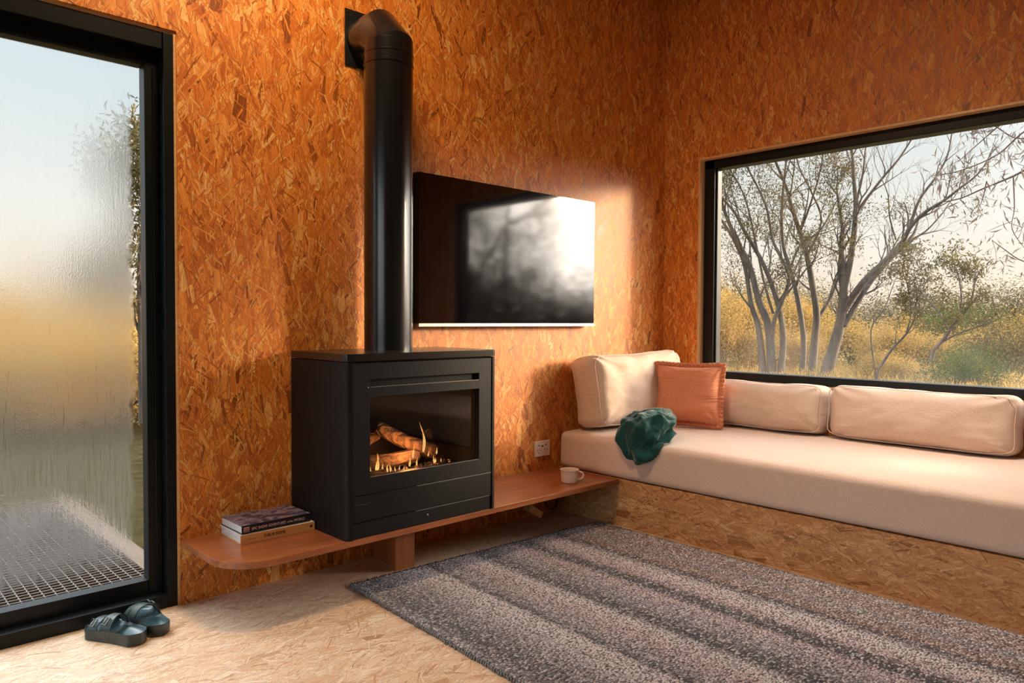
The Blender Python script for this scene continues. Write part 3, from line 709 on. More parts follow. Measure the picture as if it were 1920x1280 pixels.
log((-2.57, -.25, .525), (-2.40, -.20, .605), .024, 'short log tilted up at the left of the fire', 2, -.006)
log((-2.43, -.24, .645), (-2.17, -.31, .515), .027, 'upper log slanting down to the right across the fire', 3, .004, .034)
log((-2.155, -.22, .600), (-2.10, -.26, .470), .024, 'short upright log at the right end of the fire', 4, .006)
log((-2.58, -.385, .468), (-2.48, -.38, .470), .022, 'small log piece low at the left behind the glass', 5, .0)
bt = G().box(gx0+.0, gx1-.0, Y0+.06, Y0+.26, .44, .452, bev=.003).out('burner_tray', M['dark'], st)
g = G()
for i in range(240):
    x, y = rnd.uniform(gx0+.01, gx1-.04), rnd.uniform(Y0+.065, Y0+.20); s = rnd.uniform(.005, .011); z = .452+rnd.uniform(0, .012)
    bm = bmesh.new(); bmesh.ops.create_icosphere(bm, subdivisions=1, radius=s)
    for v_ in bm.verts: v_.co *= rnd.uniform(.7, 1.2); v_.co += Vector((x, y, z+s*.5))
    g.add([v_.co[:] for v_ in bm.verts], [[w_.index for w_ in f_.verts] for f_ in bm.faces]); bm.free()
q = NT('glowing_coals'); oi = q.noise(q.coord(), 60, 2); q.bsdf(q.mix(q.rng(oi, .4, .7), (.03, .025, .03), (.22, .18, .18)), .7, None, Emission_Color=(1, .22, .04, 1), Emission_Strength=q.rng(oi, .62, .75, 0, 2.5))
eb = g.out('ember_bed', q.m, bt, smooth=30); eb['kind'] = 'stuff'
q = NT('gas_flame'); co = q.coord('Generated'); s = q.n('ShaderNodeSeparateXYZ'); q.put(co, s.inputs[0]); lw = q.n('ShaderNodeLayerWeight'); lw.inputs[0].default_value = .35
em = q.n('ShaderNodeEmission'); q.put(q.ramp(s.outputs[2], [(0, (1, .50, .20)), (.35, (1, .55, .16)), (.75, (1, .42, .10)), (1, (1, .26, .04))]), em.inputs[0]); q.put(q.rng(lw.outputs['Facing'], 0, 1, 2.2, 5.5), em.inputs[1])
tr = q.n('ShaderNodeBsdfTransparent'); mx = q.n('ShaderNodeMixShader'); q.put(q.rng(lw.outputs['Facing'], 0, .9, .35, .95), mx.inputs[0]); q.t.links.new(tr.outputs[0], mx.inputs[1]); q.t.links.new(em.outputs[0], mx.inputs[2]); q.surf(mx.outputs[0]); M['flame'] = q.m
def flame(x, y, z, h, w_, seed):
    n = 14; P = []; rr = []
    for i in range(n+1):
        u = i/n; P.append((x+.14*h*math.sin(u*3.3+seed)*u, y+.05*h*math.sin(u*4+seed*2)*u, z+h*u)); rr.append(max(.0002, w_*(math.sin(min(1, u*1.25+.12)*PI)**.8 if u < .7 else (1-u)/.3*.62)*(1-.35*u)))
    G().tube(P, rr, 8).out('flame', M['flame'], bt, smooth=80)
def fx(px): return gx0+(px-697)/(895-697)*(gx1-gx0)
for px, h, w_ in ((704, .022, .003), (712, .03, .004), (717, .055, .0035), (723, .035, .004), (729, .05, .005), (735, .080, .0065), (741, .04, .004), (751, .032, .004), (756, .032, .004), (763, .022, .003), (771, .020, .0025), (778, .018, .0025), (792, .038, .0045), (797, .055, .0045), (802, .035, .0035), (812, .125, .0055), (822, .022, .003), (832, .034, .0035), (837, .022, .003), (842, .030, .003), (849, .016, .002)):
    # higher flames on the right stand on the rear burner pipe
    flame(fx(px)-.012+rnd.uniform(-.004, .004), Y0+.080+.02*rnd.random(), .462+(.012 if px < 780 else .020)+(.055 if px in (812,) else 0)+(.035 if px in (822, 842, 797) else 0), h*1.05, w_*(1.25 if px < 745 else 1.05), px)
fl_ = bpy.data.lights.new('fire_light', 'POINT'); fl_.energy = 3.2; fl_.color = (1, .42, .12); fl_.shadow_soft_size = .05
fo = bpy.data.objects.new('fire_light', fl_); COL.objects.link(fo); fo.location = (-2.35, -.38, .55)

# ------------------------------------------------------------------ flue pipe
PX, PY, PR, PZ = -2.323, -.175, .106, 2.325
fp = thing('flue_pipe', 'tall black flue pipe rising from the heater and elbowing into the wall', 'flue', (PX, PY, Z1))
g = G(); g.tube([(PX, PY, Z1), (PX, PY, 2.20)], PR, 48); g.out('pipe', M['flue'], fp)
g = G(); g.lathe([(PR, 0), (PR+.003, .002), (PR+.003, .012), (PR, .014)], (PX, PY, 2.20), 48); g.lathe([(PR, 0), (PR+.003, .002), (PR+.003, .006), (PR, .008)], (PX, PY, 2.245), 48)
g.lathe([(PR, 0), (PR+.001, .001), (PR+.001, .10), (PR, .101)], (PX, PY, 2.20), 48); g.out('pipe_collar', M['flue'], fp)
# mitred elbow: vertical, 30, 60, horizontal
def ring(c, nrm, axis):
    """circle of the pipe running along axis cut by the plane through c with normal nrm"""
    a = Vector((1, 0, 0)); b = axis.cross(a).normalized(); out = []
    for k in range(48):
        an = 2*PI*k/48; p = Vector(c)+a*math.cos(an)*PR+b*math.sin(an)*PR; tt = (Vector(c)-p).dot(nrm)/axis.dot(nrm); out.append(p+axis*tt)
    return out
dirs = [Vector((0, math.sin(a), math.cos(a))) for a in (0, PI/4, PI/2)]
rb = .118; cz = 2.30; cyy = PY+rb
c1 = Vector((PX, PY, 2.335)); c2 = Vector((PX, -.105, 2.335+.07*1.0)); 
pl = [(Vector((PX, PY, 2.29)), dirs[0], dirs[0]), (c1, (dirs[0]+dirs[1]).normalized(), dirs[0]), (c2, (dirs[1]+dirs[2]).normalized(), dirs[2]), (Vector((PX, -.004, c2.z)), dirs[2], dirs[2])]
V = []; Fc = []
for i, (c, n_, ax) in enumerate(pl): V += [tuple(p) for p in ring(c, n_, ax)]
for i in range(3):
    for k in range(48): Fc.append((i*48+k, i*48+(k+1) % 48, (i+1)*48+(k+1) % 48, (i+1)*48+k))
CZ = c2.z
# shift so that the wall stub is centred on the plate
dz = 2.352-CZ
V = [(x, y, z+(dz if z > 2.29-1 and i >= 0 else 0)) for i, (x, y, z) in enumerate(V)]
link('pipe_elbow', V, Fc, M['flue'], fp, smooth=25)
pt_ = B('wall_plate', M['black'], fp, -2.437, -2.187, -.006, 0, 2.228, 2.478, bev=.001)
for sx_ in (-2.425, -2.199):
    for sz_ in (2.24, 2.466):
        G().tube([(sx_, -.005, sz_), (sx_, -.009, sz_)], .004, 10).out('screw', M['dark'], pt_)

# ------------------------------------------------------------------ television
tv = thing('television', 'flat black television mounted on the strand board wall', 'television', (-1.43, -.04, 1.07))
B('tv_body', M['dark'], tv, -2.075, -.788, -.052, -.012, 1.083, 1.803, bev=.003)
G().box(-2.073, -.790, -.0575, -.0515, 1.085, 1.802, bev=.001).out('screen', M['tv'], tv)
B('tv_trim', M['silver'], tv, -2.075, -.788, -.060, -.02, 1.068, 1.0835, bev=.001)
B('wall_mount', M['dark'], tv, -1.6, -1.25, -.012, 0, 1.25, 1.6)

# ------------------------------------------------------------------ power outlet
ou = thing('power_outlet', 'pale double power outlet on the wall beside the daybed', 'power outlet', (-1.173, 0, .372))
B('faceplate', M['white'], ou, -1.234, -1.112, -.009, 0, .330, .417, bev=.002)
for x in (-1.203, -1.146):
    g = G()
    for dx, a in ((-.010, .45), (.010, -.45)): g.box(x+dx-.0016, x+dx+.0016, -.0096, -.0085, .362, .372, rot=rotm(ry=a))
    g.box(x-.0014, x+.0014, -.0096, -.0085, .348, .357); g.out('socket', M['dark'], ou, smooth=0)
    B('switch', M['dark'], ou, x-.008, x+.008, -.0098, -.0088, .391, .395, bev=0)
B('usb_port', M['dark'], ou, -1.183, -1.166, -.0098, -.0088, .384, .391, bev=0)

# ------------------------------------------------------------------ mug
mx_, my_ = -1.305, -.335
mg = thing('coffee_mug', 'small cream coffee mug on the timber shelf near the daybed', 'mug', (mx_, my_, ZS))
G().lathe([(.0, .001), (.036, .0), (.041, .003), (.0435, .012), (.0445, .03), (.046, .055), (.049, .066), (.0505, .069), (.049, .070), (.0455, .064), (.042, .05), (.041, .02), (.035, .008), (0, .007)], (mx_, my_, ZS), 48).out('cup', M['ceramic'], mg)
G().lathe([(0, .050), (.0418, .050), (.0418, .0505), (0, .0508)], (mx_, my_, ZS), 32).out('coffee', M['coffee'], mg)
hd = Vector((_r[0], _r[1], 0)).normalized(); P = []
for k in range(15):
    a = -PI/2+k/14*PI; P.append((mx_+hd.x*(.043+.030*math.cos(a)), my_+hd.y*(.043+.030*math.cos(a)), ZS+.036+.022*math.sin(a)))
G().tube(P, [.0052]*15, 10).out('handle', M['ceramic'], mg)

# ------------------------------------------------------------------ books
q = NT('page_block'); q.bsdf(q.mix(q.rng(q.noise(q.map(q.coord(), (2, 2, 700)), 1, 2), .4, .6), (.80, .80, .78), (.60, .58, .55)), .8); M['pages'] = q.m
q = NT('printed_cover'); n = q.noise(q.map(q.coord(), (9, 16, 1)), 1, 5, .7, 1.0)
q.bsdf(q.ramp(n, [(.3, (.02, .02, .05)), (.46, (.05, .04, .10)), (.52, (.30, .30, .38)), (.56, (.05, .05, .12)), (.62, (.42, .10, .06)), (.66, (.35, .22, .10)), (.72, (.03, .03, .06))]), .3); M['cover_print'] = q.m
M['navy'] = simple('navy_cover', (.018, .018, .035), .35); M['tan'] = simple('tan_spine', (.72, .36, .13), .4); M['blue'] = simple('blue_edge', (.03, .12, .22), .4)
M['ink'] = simple('dark_ink', (.04, .03, .02), .5); M['pale_ink'] = simple('pale_ink', (.75, .55, .42), .5)
def book(name, label, x0, x1, y0, y1, z0, h, spine, cover, rz, ct=.003):
    b_ = thing(name, label, 'book', (x0, y0, z0))
    B('cover', cover, b_, x0, x1, y0, y1, z0+h-ct, z0+h, bev=.0006); B('cover', spine, b_, x0, x1, y0, y1, z0, z0+ct, bev=.0006)
    sp_ = B('spine', spine, b_, x0, x1, y0-.0006, y0+.003, z0, z0+h, bev=.0008)
    B('page_block', M['pages'], b_, x0+.004, x1-.004, y0+.003, y1-.005, z0+ct, z0+h-ct, bev=.0003)
    b_.rotation_euler.z = rz
    return b_, sp_
FR = Matrix(((1, 0, 0), (0, 0, -1), (0, 1, 0)))
bk, sp_ = book('paperback_book', 'thick cream and tan book at the bottom of the pair on the shelf', -3.014, -2.712, -.222, -.018, ZS, .034, M['tan'], M['pages'], 0)
text('spine_title', 'THIS IS HOME', .017, (-2.925, -.2232, ZS+.0125), FR, M['ink'], sp_, width=.088)
G().tube([(-2.99+.003*i, -.2228, ZS+.016+.0008*math.sin(i*2.1)) for i in range(12)], .0005, 5).out('spine_author', M['ink'], sp_)
G().tube([(-2.728, -.2225, ZS+.019), (-2.728, -.2235, ZS+.019)], .0055, 16).out('spine_roundel', M['ink'], sp_)
bk.rotation_euler.z = -.02
zb = ZS+.0345
bk, sp_ = book('hardback_book', 'navy snow adventure book lying on top of the tan book', -3.006, -2.722, -.215, -.022, zb, .033, M['navy'], M['cover_print'], 0)
B('badge', M['pale_ink'], sp_, -2.999, -2.977, -.2164, -.2155, zb+.008, zb+.026, bev=0)
text('badge_text', 'lonely', .0085, (-2.9985, -.2172, zb+.0185), FR, M['navy'], sp_, width=.020); text('badge_text', 'planet', .0085, (-2.9985, -.2172, zb+.0105), FR, M['navy'], sp_, width=.020)
text('spine_title', 'EPIC SNOW ADVENTURES', .0145, (-2.968, -.2164, zb+.0115), FR, M['pale_ink'], sp_, width=.138)
text('spine_title', 'of the', .0100, (-2.824, -.2164, zb+.0125), FR, M['pale_ink'], sp_, width=.024, shear=.3)
text('spine_title', 'WORLD', .0145, (-2.795, -.2164, zb+.0115), FR, M['pale_ink'], sp_, width=.046)
bk.rotation_euler.z = .01

# ------------------------------------------------------------------ sandals
q = NT('moulded_sandal'); q.bsdf(q.mix(q.rng(q.noise(q.coord(), 20, 3), .3, .7), (.020, .032, .030), (.030, .045, .042)), .35, q.bump(q.noise(q.coord(), 300, 2), .1, .001)); M['sandal'] = q.m
q = NT('moulded_footbed'); q.bsdf((.03, .075, .09), .28, q.bump(q.noise(q.coord(), 60, 2), .1, .002)); M['footbed'] = q.m
def sandal(label, heel, ang, side):
    t = thing('sandal', label, 'sandal', (0, 0, 0), None)
    L = .245
    def hw(u):   # half widths (inner, outer) of the sole at u along its length
        base = .034+.018*math.sin(max(0, min(1, (u-.0)/1.0))*PI*.62)**1.2
        e = min(1, (u/.10))**.5 if u < .1 else (min(1, ((1-u)/.16))**.5 if u > .84 else 1)
        waist = .007*math.exp(-((u-.40)/.16)**2)
        return (base-waist*1.6)*e, (base-waist*.3)*e
    n = 44; mcol = 17
    def cx(u): return side*(.006*math.sin(u*PI)-.012*max(0, u-.55))
    top = []
    for i in range(n+1):
        u = .5-.5*math.cos(PI*i/n); a, b = hw(min(.9995, max(.0005, u)))
        for j in range(mcol):
            s = j/(mcol-1)*2-1; x = cx(u)+(s*a if s*side > 0 else s*b)
            rim = max(abs(s)**6, math.exp(-u/.018), math.exp(-(1-u)/.018)); cup = .012*math.exp(-((u-.12)/.16)**2)
            z = .024+.007*(1-u)+.004*math.exp(-((u-.45)/.1)**2)+rim*.010-(1-rim)*(1-abs(s)**2)*cup*.7
            top.append((x, u*L, z))
    v = list(top); f = []
    for i in range(n):
        for j in range(mcol-1): q_ = i*mcol+j; f.append((q_, q_+1, q_+mcol+1, q_+mcol))
    fb_ = link('footbed', v, f, M['footbed'], t, smooth=70)
    # sole wall and tread
    loop = [0*mcol+j for j in range(mcol)]+[i*mcol+mcol-1 for i in range(1, n+1)]+[n*mcol+j for j in range(mcol-2, -1, -1)]+[i*mcol for i in range(n-1, 0, -1)]
    P = [top[k] for k in loop]; m_ = len(P); cxm = sum(p[0] for p in P)/m_; cym = sum(p[1] for p in P)/m_
    rows = [(1.0, 1.0, None), (1.035, 1.012, .0), (1.05, 1.016, -.004), (1.04, 1.012, -.5), (1.03, 1.01, -.97), (1.0, 1.0, -1)]
    v = []
    for (sx, sy, dz_) in rows:
        for p in P:
            z = p[2] if dz_ is None else (p[2]+.0015 if dz_ == 0 else (p[2]-.002 if dz_ == -.004 else p[2]*(1+dz_)))
            v.append((cxm+(p[0]-cxm)*sx, cym+(p[1]-cym)*sy, max(0, z)))
    f = []
    for r_ in range(len(rows)-1):
        for k in range(m_): f.append((r_*m_+k, (r_+1)*m_+k, (r_+1)*m_+(k+1) % m_, r_*m_+(k+1) % m_))
    f.append(tuple((len(rows)-1)*m_+k for k in range(m_)))
    link('sole', v, f, M['sandal'], t, smooth=50)
    # two buckled straps
    for u0, u1, h in ((.46, .63, .072), (.69, .84, .056)):
        V = []; Fc = []; ns = 26; nw = 6
        for lay in (0, .0028):
            for i in range(ns+1):
                a = PI*i/ns
                for j in range(nw+1):
                    u = u0+(u1-u0)*j/nw+.03*math.cos(a)*side; A, Bb = hw(min(.93, max(.05, u))); ww = (A if math.cos(a)*side > 0 else Bb)*1.06-lay
                    zz = .012+(h-(u-u0)*.035-lay)*max(0, math.sin(a))**.75
                    V.append((cx(u)+ww*math.cos(a), u*L, zz))
        K = (ns+1)*(nw+1)
        for i in range(ns):
            for j in range(nw):
                q_ = i*(nw+1)+j; Fc.append((q_, q_+1, q_+nw+2, q_+nw+1)); Fc.append((K+q_+nw+1, K+q_+nw+2, K+q_+1, K+q_))
        for i in range(ns):
            q_ = i*(nw+1); Fc.append((q_, q_+nw+1, K+q_+nw+1, K+q_)); q_ += nw; Fc.append((q_+nw+1, q_, K+q_, K+q_+nw+1))
        sp2 = link('strap', V, Fc, M['sandal'], t, smooth=50)
        um = (u0+u1)/2; A, Bb = hw(um); a = .80; ww = Bb*1.06; sgn = -side
        c_ = Vector((cx(um)+sgn*ww*math.cos(a), um*L, .012+(h-.004)*max(0, math.sin(a))**.75+.003)); g = G(); nx_ = Vector((sgn*math.cos(a), 0, math.sin(a))).normalized(); tx = Vector((-sgn*math.sin(a), 0, math.cos(a))).normalized(); ty = Vector((0, 1, 0))
        P = [tuple(c_+nx_*.003+tx*.012*x+ty*.013*y) for x, y in ((-1, -1), (1, -1), (1, 1), (-1, 1), (-1, -1))]
        g.tube(P, .0022, 6); g.tube([tuple(c_+nx_*.003-tx*.012), tuple(c_+nx_*.004+tx*.013)], .0016, 6); g.out('buckle', M['sandal'], sp2)
    t.location = (heel[0], heel[1], 0); t.rotation_euler.z = ang
    return t
sandal('dark green moulded sandal in front, nearer the viewer and door', (-3.375, -.268), .40, 1)
sandal('dark green moulded sandal behind its mate, nearer the wall corner', (-3.302, -.245), .08, -1)

# ------------------------------------------------------------------ woven rug
def rug():
    Wd, Ln = 1.50, 2.62; a = math.radians(-2.9); org = np.array([-2.58, -.272, 0]); cell = .0058
    nx, ny = int(Wd/cell), int(Ln/cell)
    u = np.linspace(0, Wd, nx+1); v_ = np.linspace(0, Ln, ny+1); U, V = np.meshgrid(u, v_, indexing='ij')
    kx, ky = .0165, .0115    # braided picks
    row = np.floor(V/ky); ph = (row % 2)*.5
    gx = (U/kx+ph); fxx = gx-np.floor(gx)-.5; fyy = V/ky-row-.5
    h = np.sqrt(np.clip(1-(fxx*1.9)**2, 0, 1))*np.sqrt(np.clip(1-(fyy*1.8)**2, 0, 1))
    rg = np.random.RandomState(3); R1 = rg.rand(400, 500)
    h = h*(.75+.5*R1[np.floor(gx).astype(int) % 400, row.astype(int) % 500])
    e = np.minimum(np.minimum(U, Wd-U), np.minimum(V, Ln-V)); fall = np.clip(e/.012, 0, 1)**.5
    Z = .004+(.006+.0048*h)*fall
    wob = .0035*np.sin(V*140+2*np.sin(V*37)); Uw = U+np.where(U < Wd/2, 1, -1)*0+wob*(np.clip(1-U/.02, 0, 1))
    Vw = V+.0035*np.sin(U*170+2*np.sin(U*41))*np.clip(1-V/.02, 0, 1)
    x = org[0]+Uw*math.cos(a)+Vw*math.sin(a)*(1-.72*U/Wd); y = org[1]+Uw*math.sin(a)+(-Vw)*math.cos(a)
    vs = np.stack([x, y, Z], -1).reshape(-1, 3)
    I = np.arange((nx+1)*(ny+1)).reshape(nx+1, ny+1)
    F_ = np.stack([I[:-1, :-1], I[:-1, 1:], I[1:, 1:], I[1:, :-1]], -1).reshape(-1, 4)
    # skirt to the floor
    me = bpy.data.meshes.new('woven_rug'); me.vertices.add(len(vs)); me.vertices.foreach_set('co', (vs-np.array([-1.8, -1.5, 0])).ravel())
    me.loops.add(F_.size); me.loops.foreach_set('vertex_index', F_.ravel()); me.polygons.add(len(F_)); me.polygons.foreach_set('loop_start', np.arange(0, F_.size, 4)); me.polygons.foreach_set('loop_total', np.full(len(F_), 4))
    me.update(); me.validate(); me.polygons.foreach_set('use_smooth', [True]*len(F_))
    # u,v in metres kept as an attribute for the stripe colours
    at = me.attributes.new('weave', 'FLOAT_VECTOR', 'POINT'); at.data.foreach_set('vector', np.stack([U, V, h], -1).reshape(-1, 3).ravel())
    o = bpy.data.objects.new('woven_rug', me); COL.objects.link(o); o.location = (-1.8, -1.5, 0); return o, Wd, Ln, a, org
ro, Wd, Ln, ra, rorg = rug(); tag(ro, 'chunky woven rug with grey and mauve stripes on the floor', 'rug')
q = NT('woven_wool'); at = q.n('ShaderNodeAttribute'); at.attribute_name = 'weave'; s = q.n('ShaderNodeSeparateXYZ'); q.put(at.outputs['Vector'], s.inputs[0])
uu = q.math('ADD', q.math('DIVIDE', s.outputs[0], 1.5), q.math('MULTIPLY', q.math('SUBTRACT', q.noise(q.map(at.outputs['Vector'], (90, 60, 0)), 1, 2), .5), .025))
dk, md, lt, mv, br = (.07, .072, .085), (.36, .335, .36), (.80, .74, .76), (.62, .49, .51), (.36, .24, .20)
col = q.ramp(uu, [(0, md), (.05, (.13, .125, .135)), (.12, md), (.20, lt), (.235, lt), (.25, dk), (.275, md), (.345, mv), (.395, lt), (.425, dk), (.45, (.10, .09, .1)), (.50, md), (.575, mv), (.60, dk), (.635, (.12, .1, .1)), (.66, mv), (.72, lt), (.765, dk), (.79, br), (.86, md), (.92, br), (1, md)])
wv = q.map(at.outputs['Vector'], (95, 150, 0)); vo = q.n('ShaderNodeTexVoronoi'); vo.voronoi_dimensions = '2D'; q.put(wv, vo.inputs['Vector']); vo.inputs['Scale'].default_value = 1; vo.inputs['Randomness'].default_value = .8
sc = q.n('ShaderNodeSeparateColor'); q.put(vo.outputs['Color'], sc.inputs[0])
col = q.mix(q.rng(sc.outputs[0], .15, 1, 0, .8), col, q.mix(q.rng(sc.outputs[1], .35, .65), (.08, .078, .088), (.88, .84, .86)))
col = q.mix(q.rng(vo.outputs['Distance'], .30, .72, 0, .9), col, (.018, .016, .018))  # shade in the gaps between knots painted near black
hh = q.math('ADD', q.math('SUBTRACT', 1.0, vo.outputs['Distance']), q.math('MULTIPLY', sc.outputs[2], .5))
q.bsdf(col, .95, q.bump(hh, 1.0, .006), Specular_IOR_Level=.1, Sheen_Weight=.2); ro.data.materials.append(q.m)
g = G()
ca, sa = math.cos(ra), math.sin(ra)
def rp_(u, v_, z): return (rorg[0]+u*ca+v_*sa*(1-.72*u/Wd), rorg[1]+u*sa-v_*ca, z)
for i in range(int(Ln/.0115)):
    v_ = (i+.5)*.0115; j = rnd.uniform(-.003, .003); g.tube([rp_(.010, v_, .007), rp_(-.004+j, v_+.001, .009), rp_(-.007+j, v_+.005, .005), rp_(.004, v_+.007, .003)], .0036, 5)
for i in range(int(Wd/.0105)):
    u_ = (i+.5)*.0105; j = rnd.uniform(-.006, .004); g.tube([rp_(u_, .010, .008), rp_(u_+.001, -.004+j, .010), rp_(u_+.004, -.012+j, .004)], .0030, 5)
q = NT('rug_edge_wool'); nn = q.noise(q.coord(), 260, 2); q.bsdf(q.mix(q.rng(nn, .4, .6), (.07, .07, .08), (.26, .25, .26)), .95); ed = g.out('knotted_edge', q.m, ro, smooth=60); ed['kind'] = 'stuff'
# ------------------------------------------------------------------ outside: ground, deck, trees
GZ = -.6
def foliage_mat(name, a, b, tr=.35, sc=1.5):
    q = NT(name); n = q.noise(q.wpos(), sc, 3, .7); n2 = q.noise(q.wpos(), 23, 1)
    c = q.mix(q.rng(q.math('ADD', q.math('MULTIPLY', n, .5), q.math('MULTIPLY', n2, .5)), .38, .62), a, b)
    d = q.n('ShaderNodeBsdfDiffuse'); t_ = q.n('ShaderNodeBsdfTranslucent'); q.put(c, d.inputs[0]); q.put(c, t_.inputs[0])
    mx = q.n('ShaderNodeMixShader'); mx.inputs[0].default_value = tr; q.t.links.new(d.outputs[0], mx.inputs[1]); q.t.links.new(t_.outputs[0], mx.inputs[2]); q.surf(mx.outputs[0]); return q.m
M['leaf_olive'] = foliage_mat('olive_leaves', (.055, .045, .022), (.16, .12, .05))
M['leaf_gold'] = foliage_mat('golden_leaves', (.50, .30, .085), (.15, .105, .04))
M['leaf_green'] = foliage_mat('green_leaves', (.015, .04, .012), (.10, .12, .03))
M['leaf_grey'] = foliage_mat('grey_leaves', (.10, .11, .12), (.20, .18, .16), .25)
q = NT('smooth_gum_bark'); n = q.noise(q.map(q.wpos(), (5, 5, 1.3)), 1, 4, .7); q.bsdf(q.mix(q.rng(n, .38, .6), (.080, .050, .032), (.025, .015, .010)), .8); M['bark'] = q.m
q = NT('dark_twig_bark'); q.bsdf((.07, .055, .055), .8); M['twig'] = q.m
q = NT('dry_grass_ground'); n = q.noise(q.wpos(), .35, 5, .7); n2 = q.noise(q.wpos(), 5, 4, .7)
s_ = q.n('ShaderNodeSeparateXYZ'); q.put(q.wpos(), s_.inputs[0]); lawn = q.math('MULTIPLY', q.rng(q.math('ADD', s_.outputs[1], q.math('MULTIPLY', n, 3.0)), 24, 18), q.rng(s_.outputs[0], 8, 5))
q.bsdf(q.mix(lawn, q.mix(q.rng(n2, .35, .65), q.mix(q.rng(n, .4, .6), (.15, .105, .045), (.065, .05, .022)), q.mix(q.rng(n, .4, .6), (.24, .165, .065), (.10, .075, .03))), q.mix(q.rng(n2, .35, .65), (.050, .036, .015), (.022, .020, .010))), .95, q.bump(n2, .5, .1), Specular_IOR_Level=0.0); M['ground'] = q.m
g = G(); nn_ = 80; V = []; Fc = []
for i in range(nn_+1):
    for j in range(nn_+1):
        x, y = -140+280*i/nn_, -140+280*j/nn_; rr_ = math.hypot(x+3, y+2); V.append((x, y, GZ+noise.noise(Vector((x*.03, y*.03, 0)))*max(0, rr_-25)*.02))
for i in range(nn_):
    for j in range(nn_): q_ = i*(nn_+1)+j; Fc.append((q_, q_+nn_+1, q_+nn_+2, q_+1))
struct(link('ground', V, Fc, M['ground'], origin=(0, 0, GZ)))

class Leaves:
    def __init__(s, seed=1): s.r = np.random.RandomState(seed); s.v = []; s.n = 0
    def add(s, c, n, spread, L=.10, W=.022, droop=.6):
        """n narrow leaves scattered around c"""
        r = s.r; c = np.array(c)
        o = c+r.normal(0, 1, (n, 3))*np.array(spread)
        d = r.normal(0, 1, (n, 3)); d[:, 2] -= droop; d /= np.linalg.norm(d, axis=1)[:, None]
        q = r.normal(0, 1, (n, 3)); q -= (q*d).sum(1)[:, None]*d; q /= np.linalg.norm(q, axis=1)[:, None]
        l = (L*r.uniform(.6, 1.3, n))[:, None]; w = (W*r.uniform(.7, 1.3, n))[:, None]
        k = np.cross(d, q)*l*.12
        s.v.append(np.stack([o, o+d*l*.5+q*w+k, o+d*l, o+d*l*.5-q*w+k], 1)); s.n += n
    def out(s, name, mat, parent=None, **k):
        v = np.concatenate(s.v).reshape(-1, 3); n = len(v)//4; f = np.arange(n*4).reshape(-1, 4)
        me = bpy.data.meshes.new(name); off = np.array(wloc(parent)) if parent is not None else np.array(k.get('origin', (v[:, 0].mean(), v[:, 1].mean(), v[:, 2].min())))
        me.vertices.add(len(v)); me.vertices.foreach_set('co', (v-off).ravel()); me.loops.add(n*4); me.loops.foreach_set('vertex_index', f.ravel().astype(np.int32)); me.polygons.add(n)
        me.polygons.foreach_set('loop_start', np.arange(0, n*4, 4)); me.polygons.foreach_set('loop_total', np.full(n, 4)); me.update(); me.materials.append(mat)
        o = bpy.data.objects.new(name, me); COL.objects.link(o)
        if parent is not None: o.parent = parent
        else: o.location = off
        return o
def smooth_path(P, m_=4):
    P = [np.array(p, float) for p in P]; out = []
    for i in range(len(P)-1):
        p0, p1, p2, p3 = P[max(0, i-1)], P[i], P[i+1], P[min(len(P)-1, i+2)]
        for k in range(m_):
            t_ = k/m_; out.append(.5*((2*p1)+(-p0+p2)*t_+(2*p0-5*p1+4*p2-p3)*t_*t_+(-p0+3*p1-3*p2+p3)*t_**3))
    out.append(P[-1]); return out
def grow(g, lv, p, d, L, r, depth, R, leafy, up=.5, twist=.35, leafn=26, lsz=.10, spr=.16):
    """a wandering branch with side twigs; leaves on the outer twigs"""
    n = 5; pts = [np.array(p)]; d = np.array(d, float)
    for i in range(n):
        d = d+R.normal(0, twist*.35, 3)+np.array([0, 0, up*.10]); d /= np.linalg.norm(d); pts.append(pts[-1]+d*L/n)
    g.tube(pts, [max(.002, r*(1-.75*i/n)) for i in range(n+1)], 5 if r > .012 else 3, caps=False)
    if depth <= 0:
        if R.rand() < leafy:
            for k in (3, 5): lv.add(pts[k], int(1.7*leafn*R.uniform(.4, 1)), (spr, spr, spr*.9), lsz, .0135)
        return
    for k in range(2, n+1):
        if R.rand() < .78:
            a = R.normal(0, 1, 3); a -= a.dot(d)*d; a /= np.linalg.norm(a); nd = d*.75+a*R.uniform(.35, .8)+np.array([0, 0, up*.3]); nd /= np.linalg.norm(nd)
            grow(g, lv, pts[k], nd, L*R.uniform(.5, .75), r*(1-.75*k/n)*.75+.001, depth-1, R, leafy, up, twist, leafn, lsz, spr)
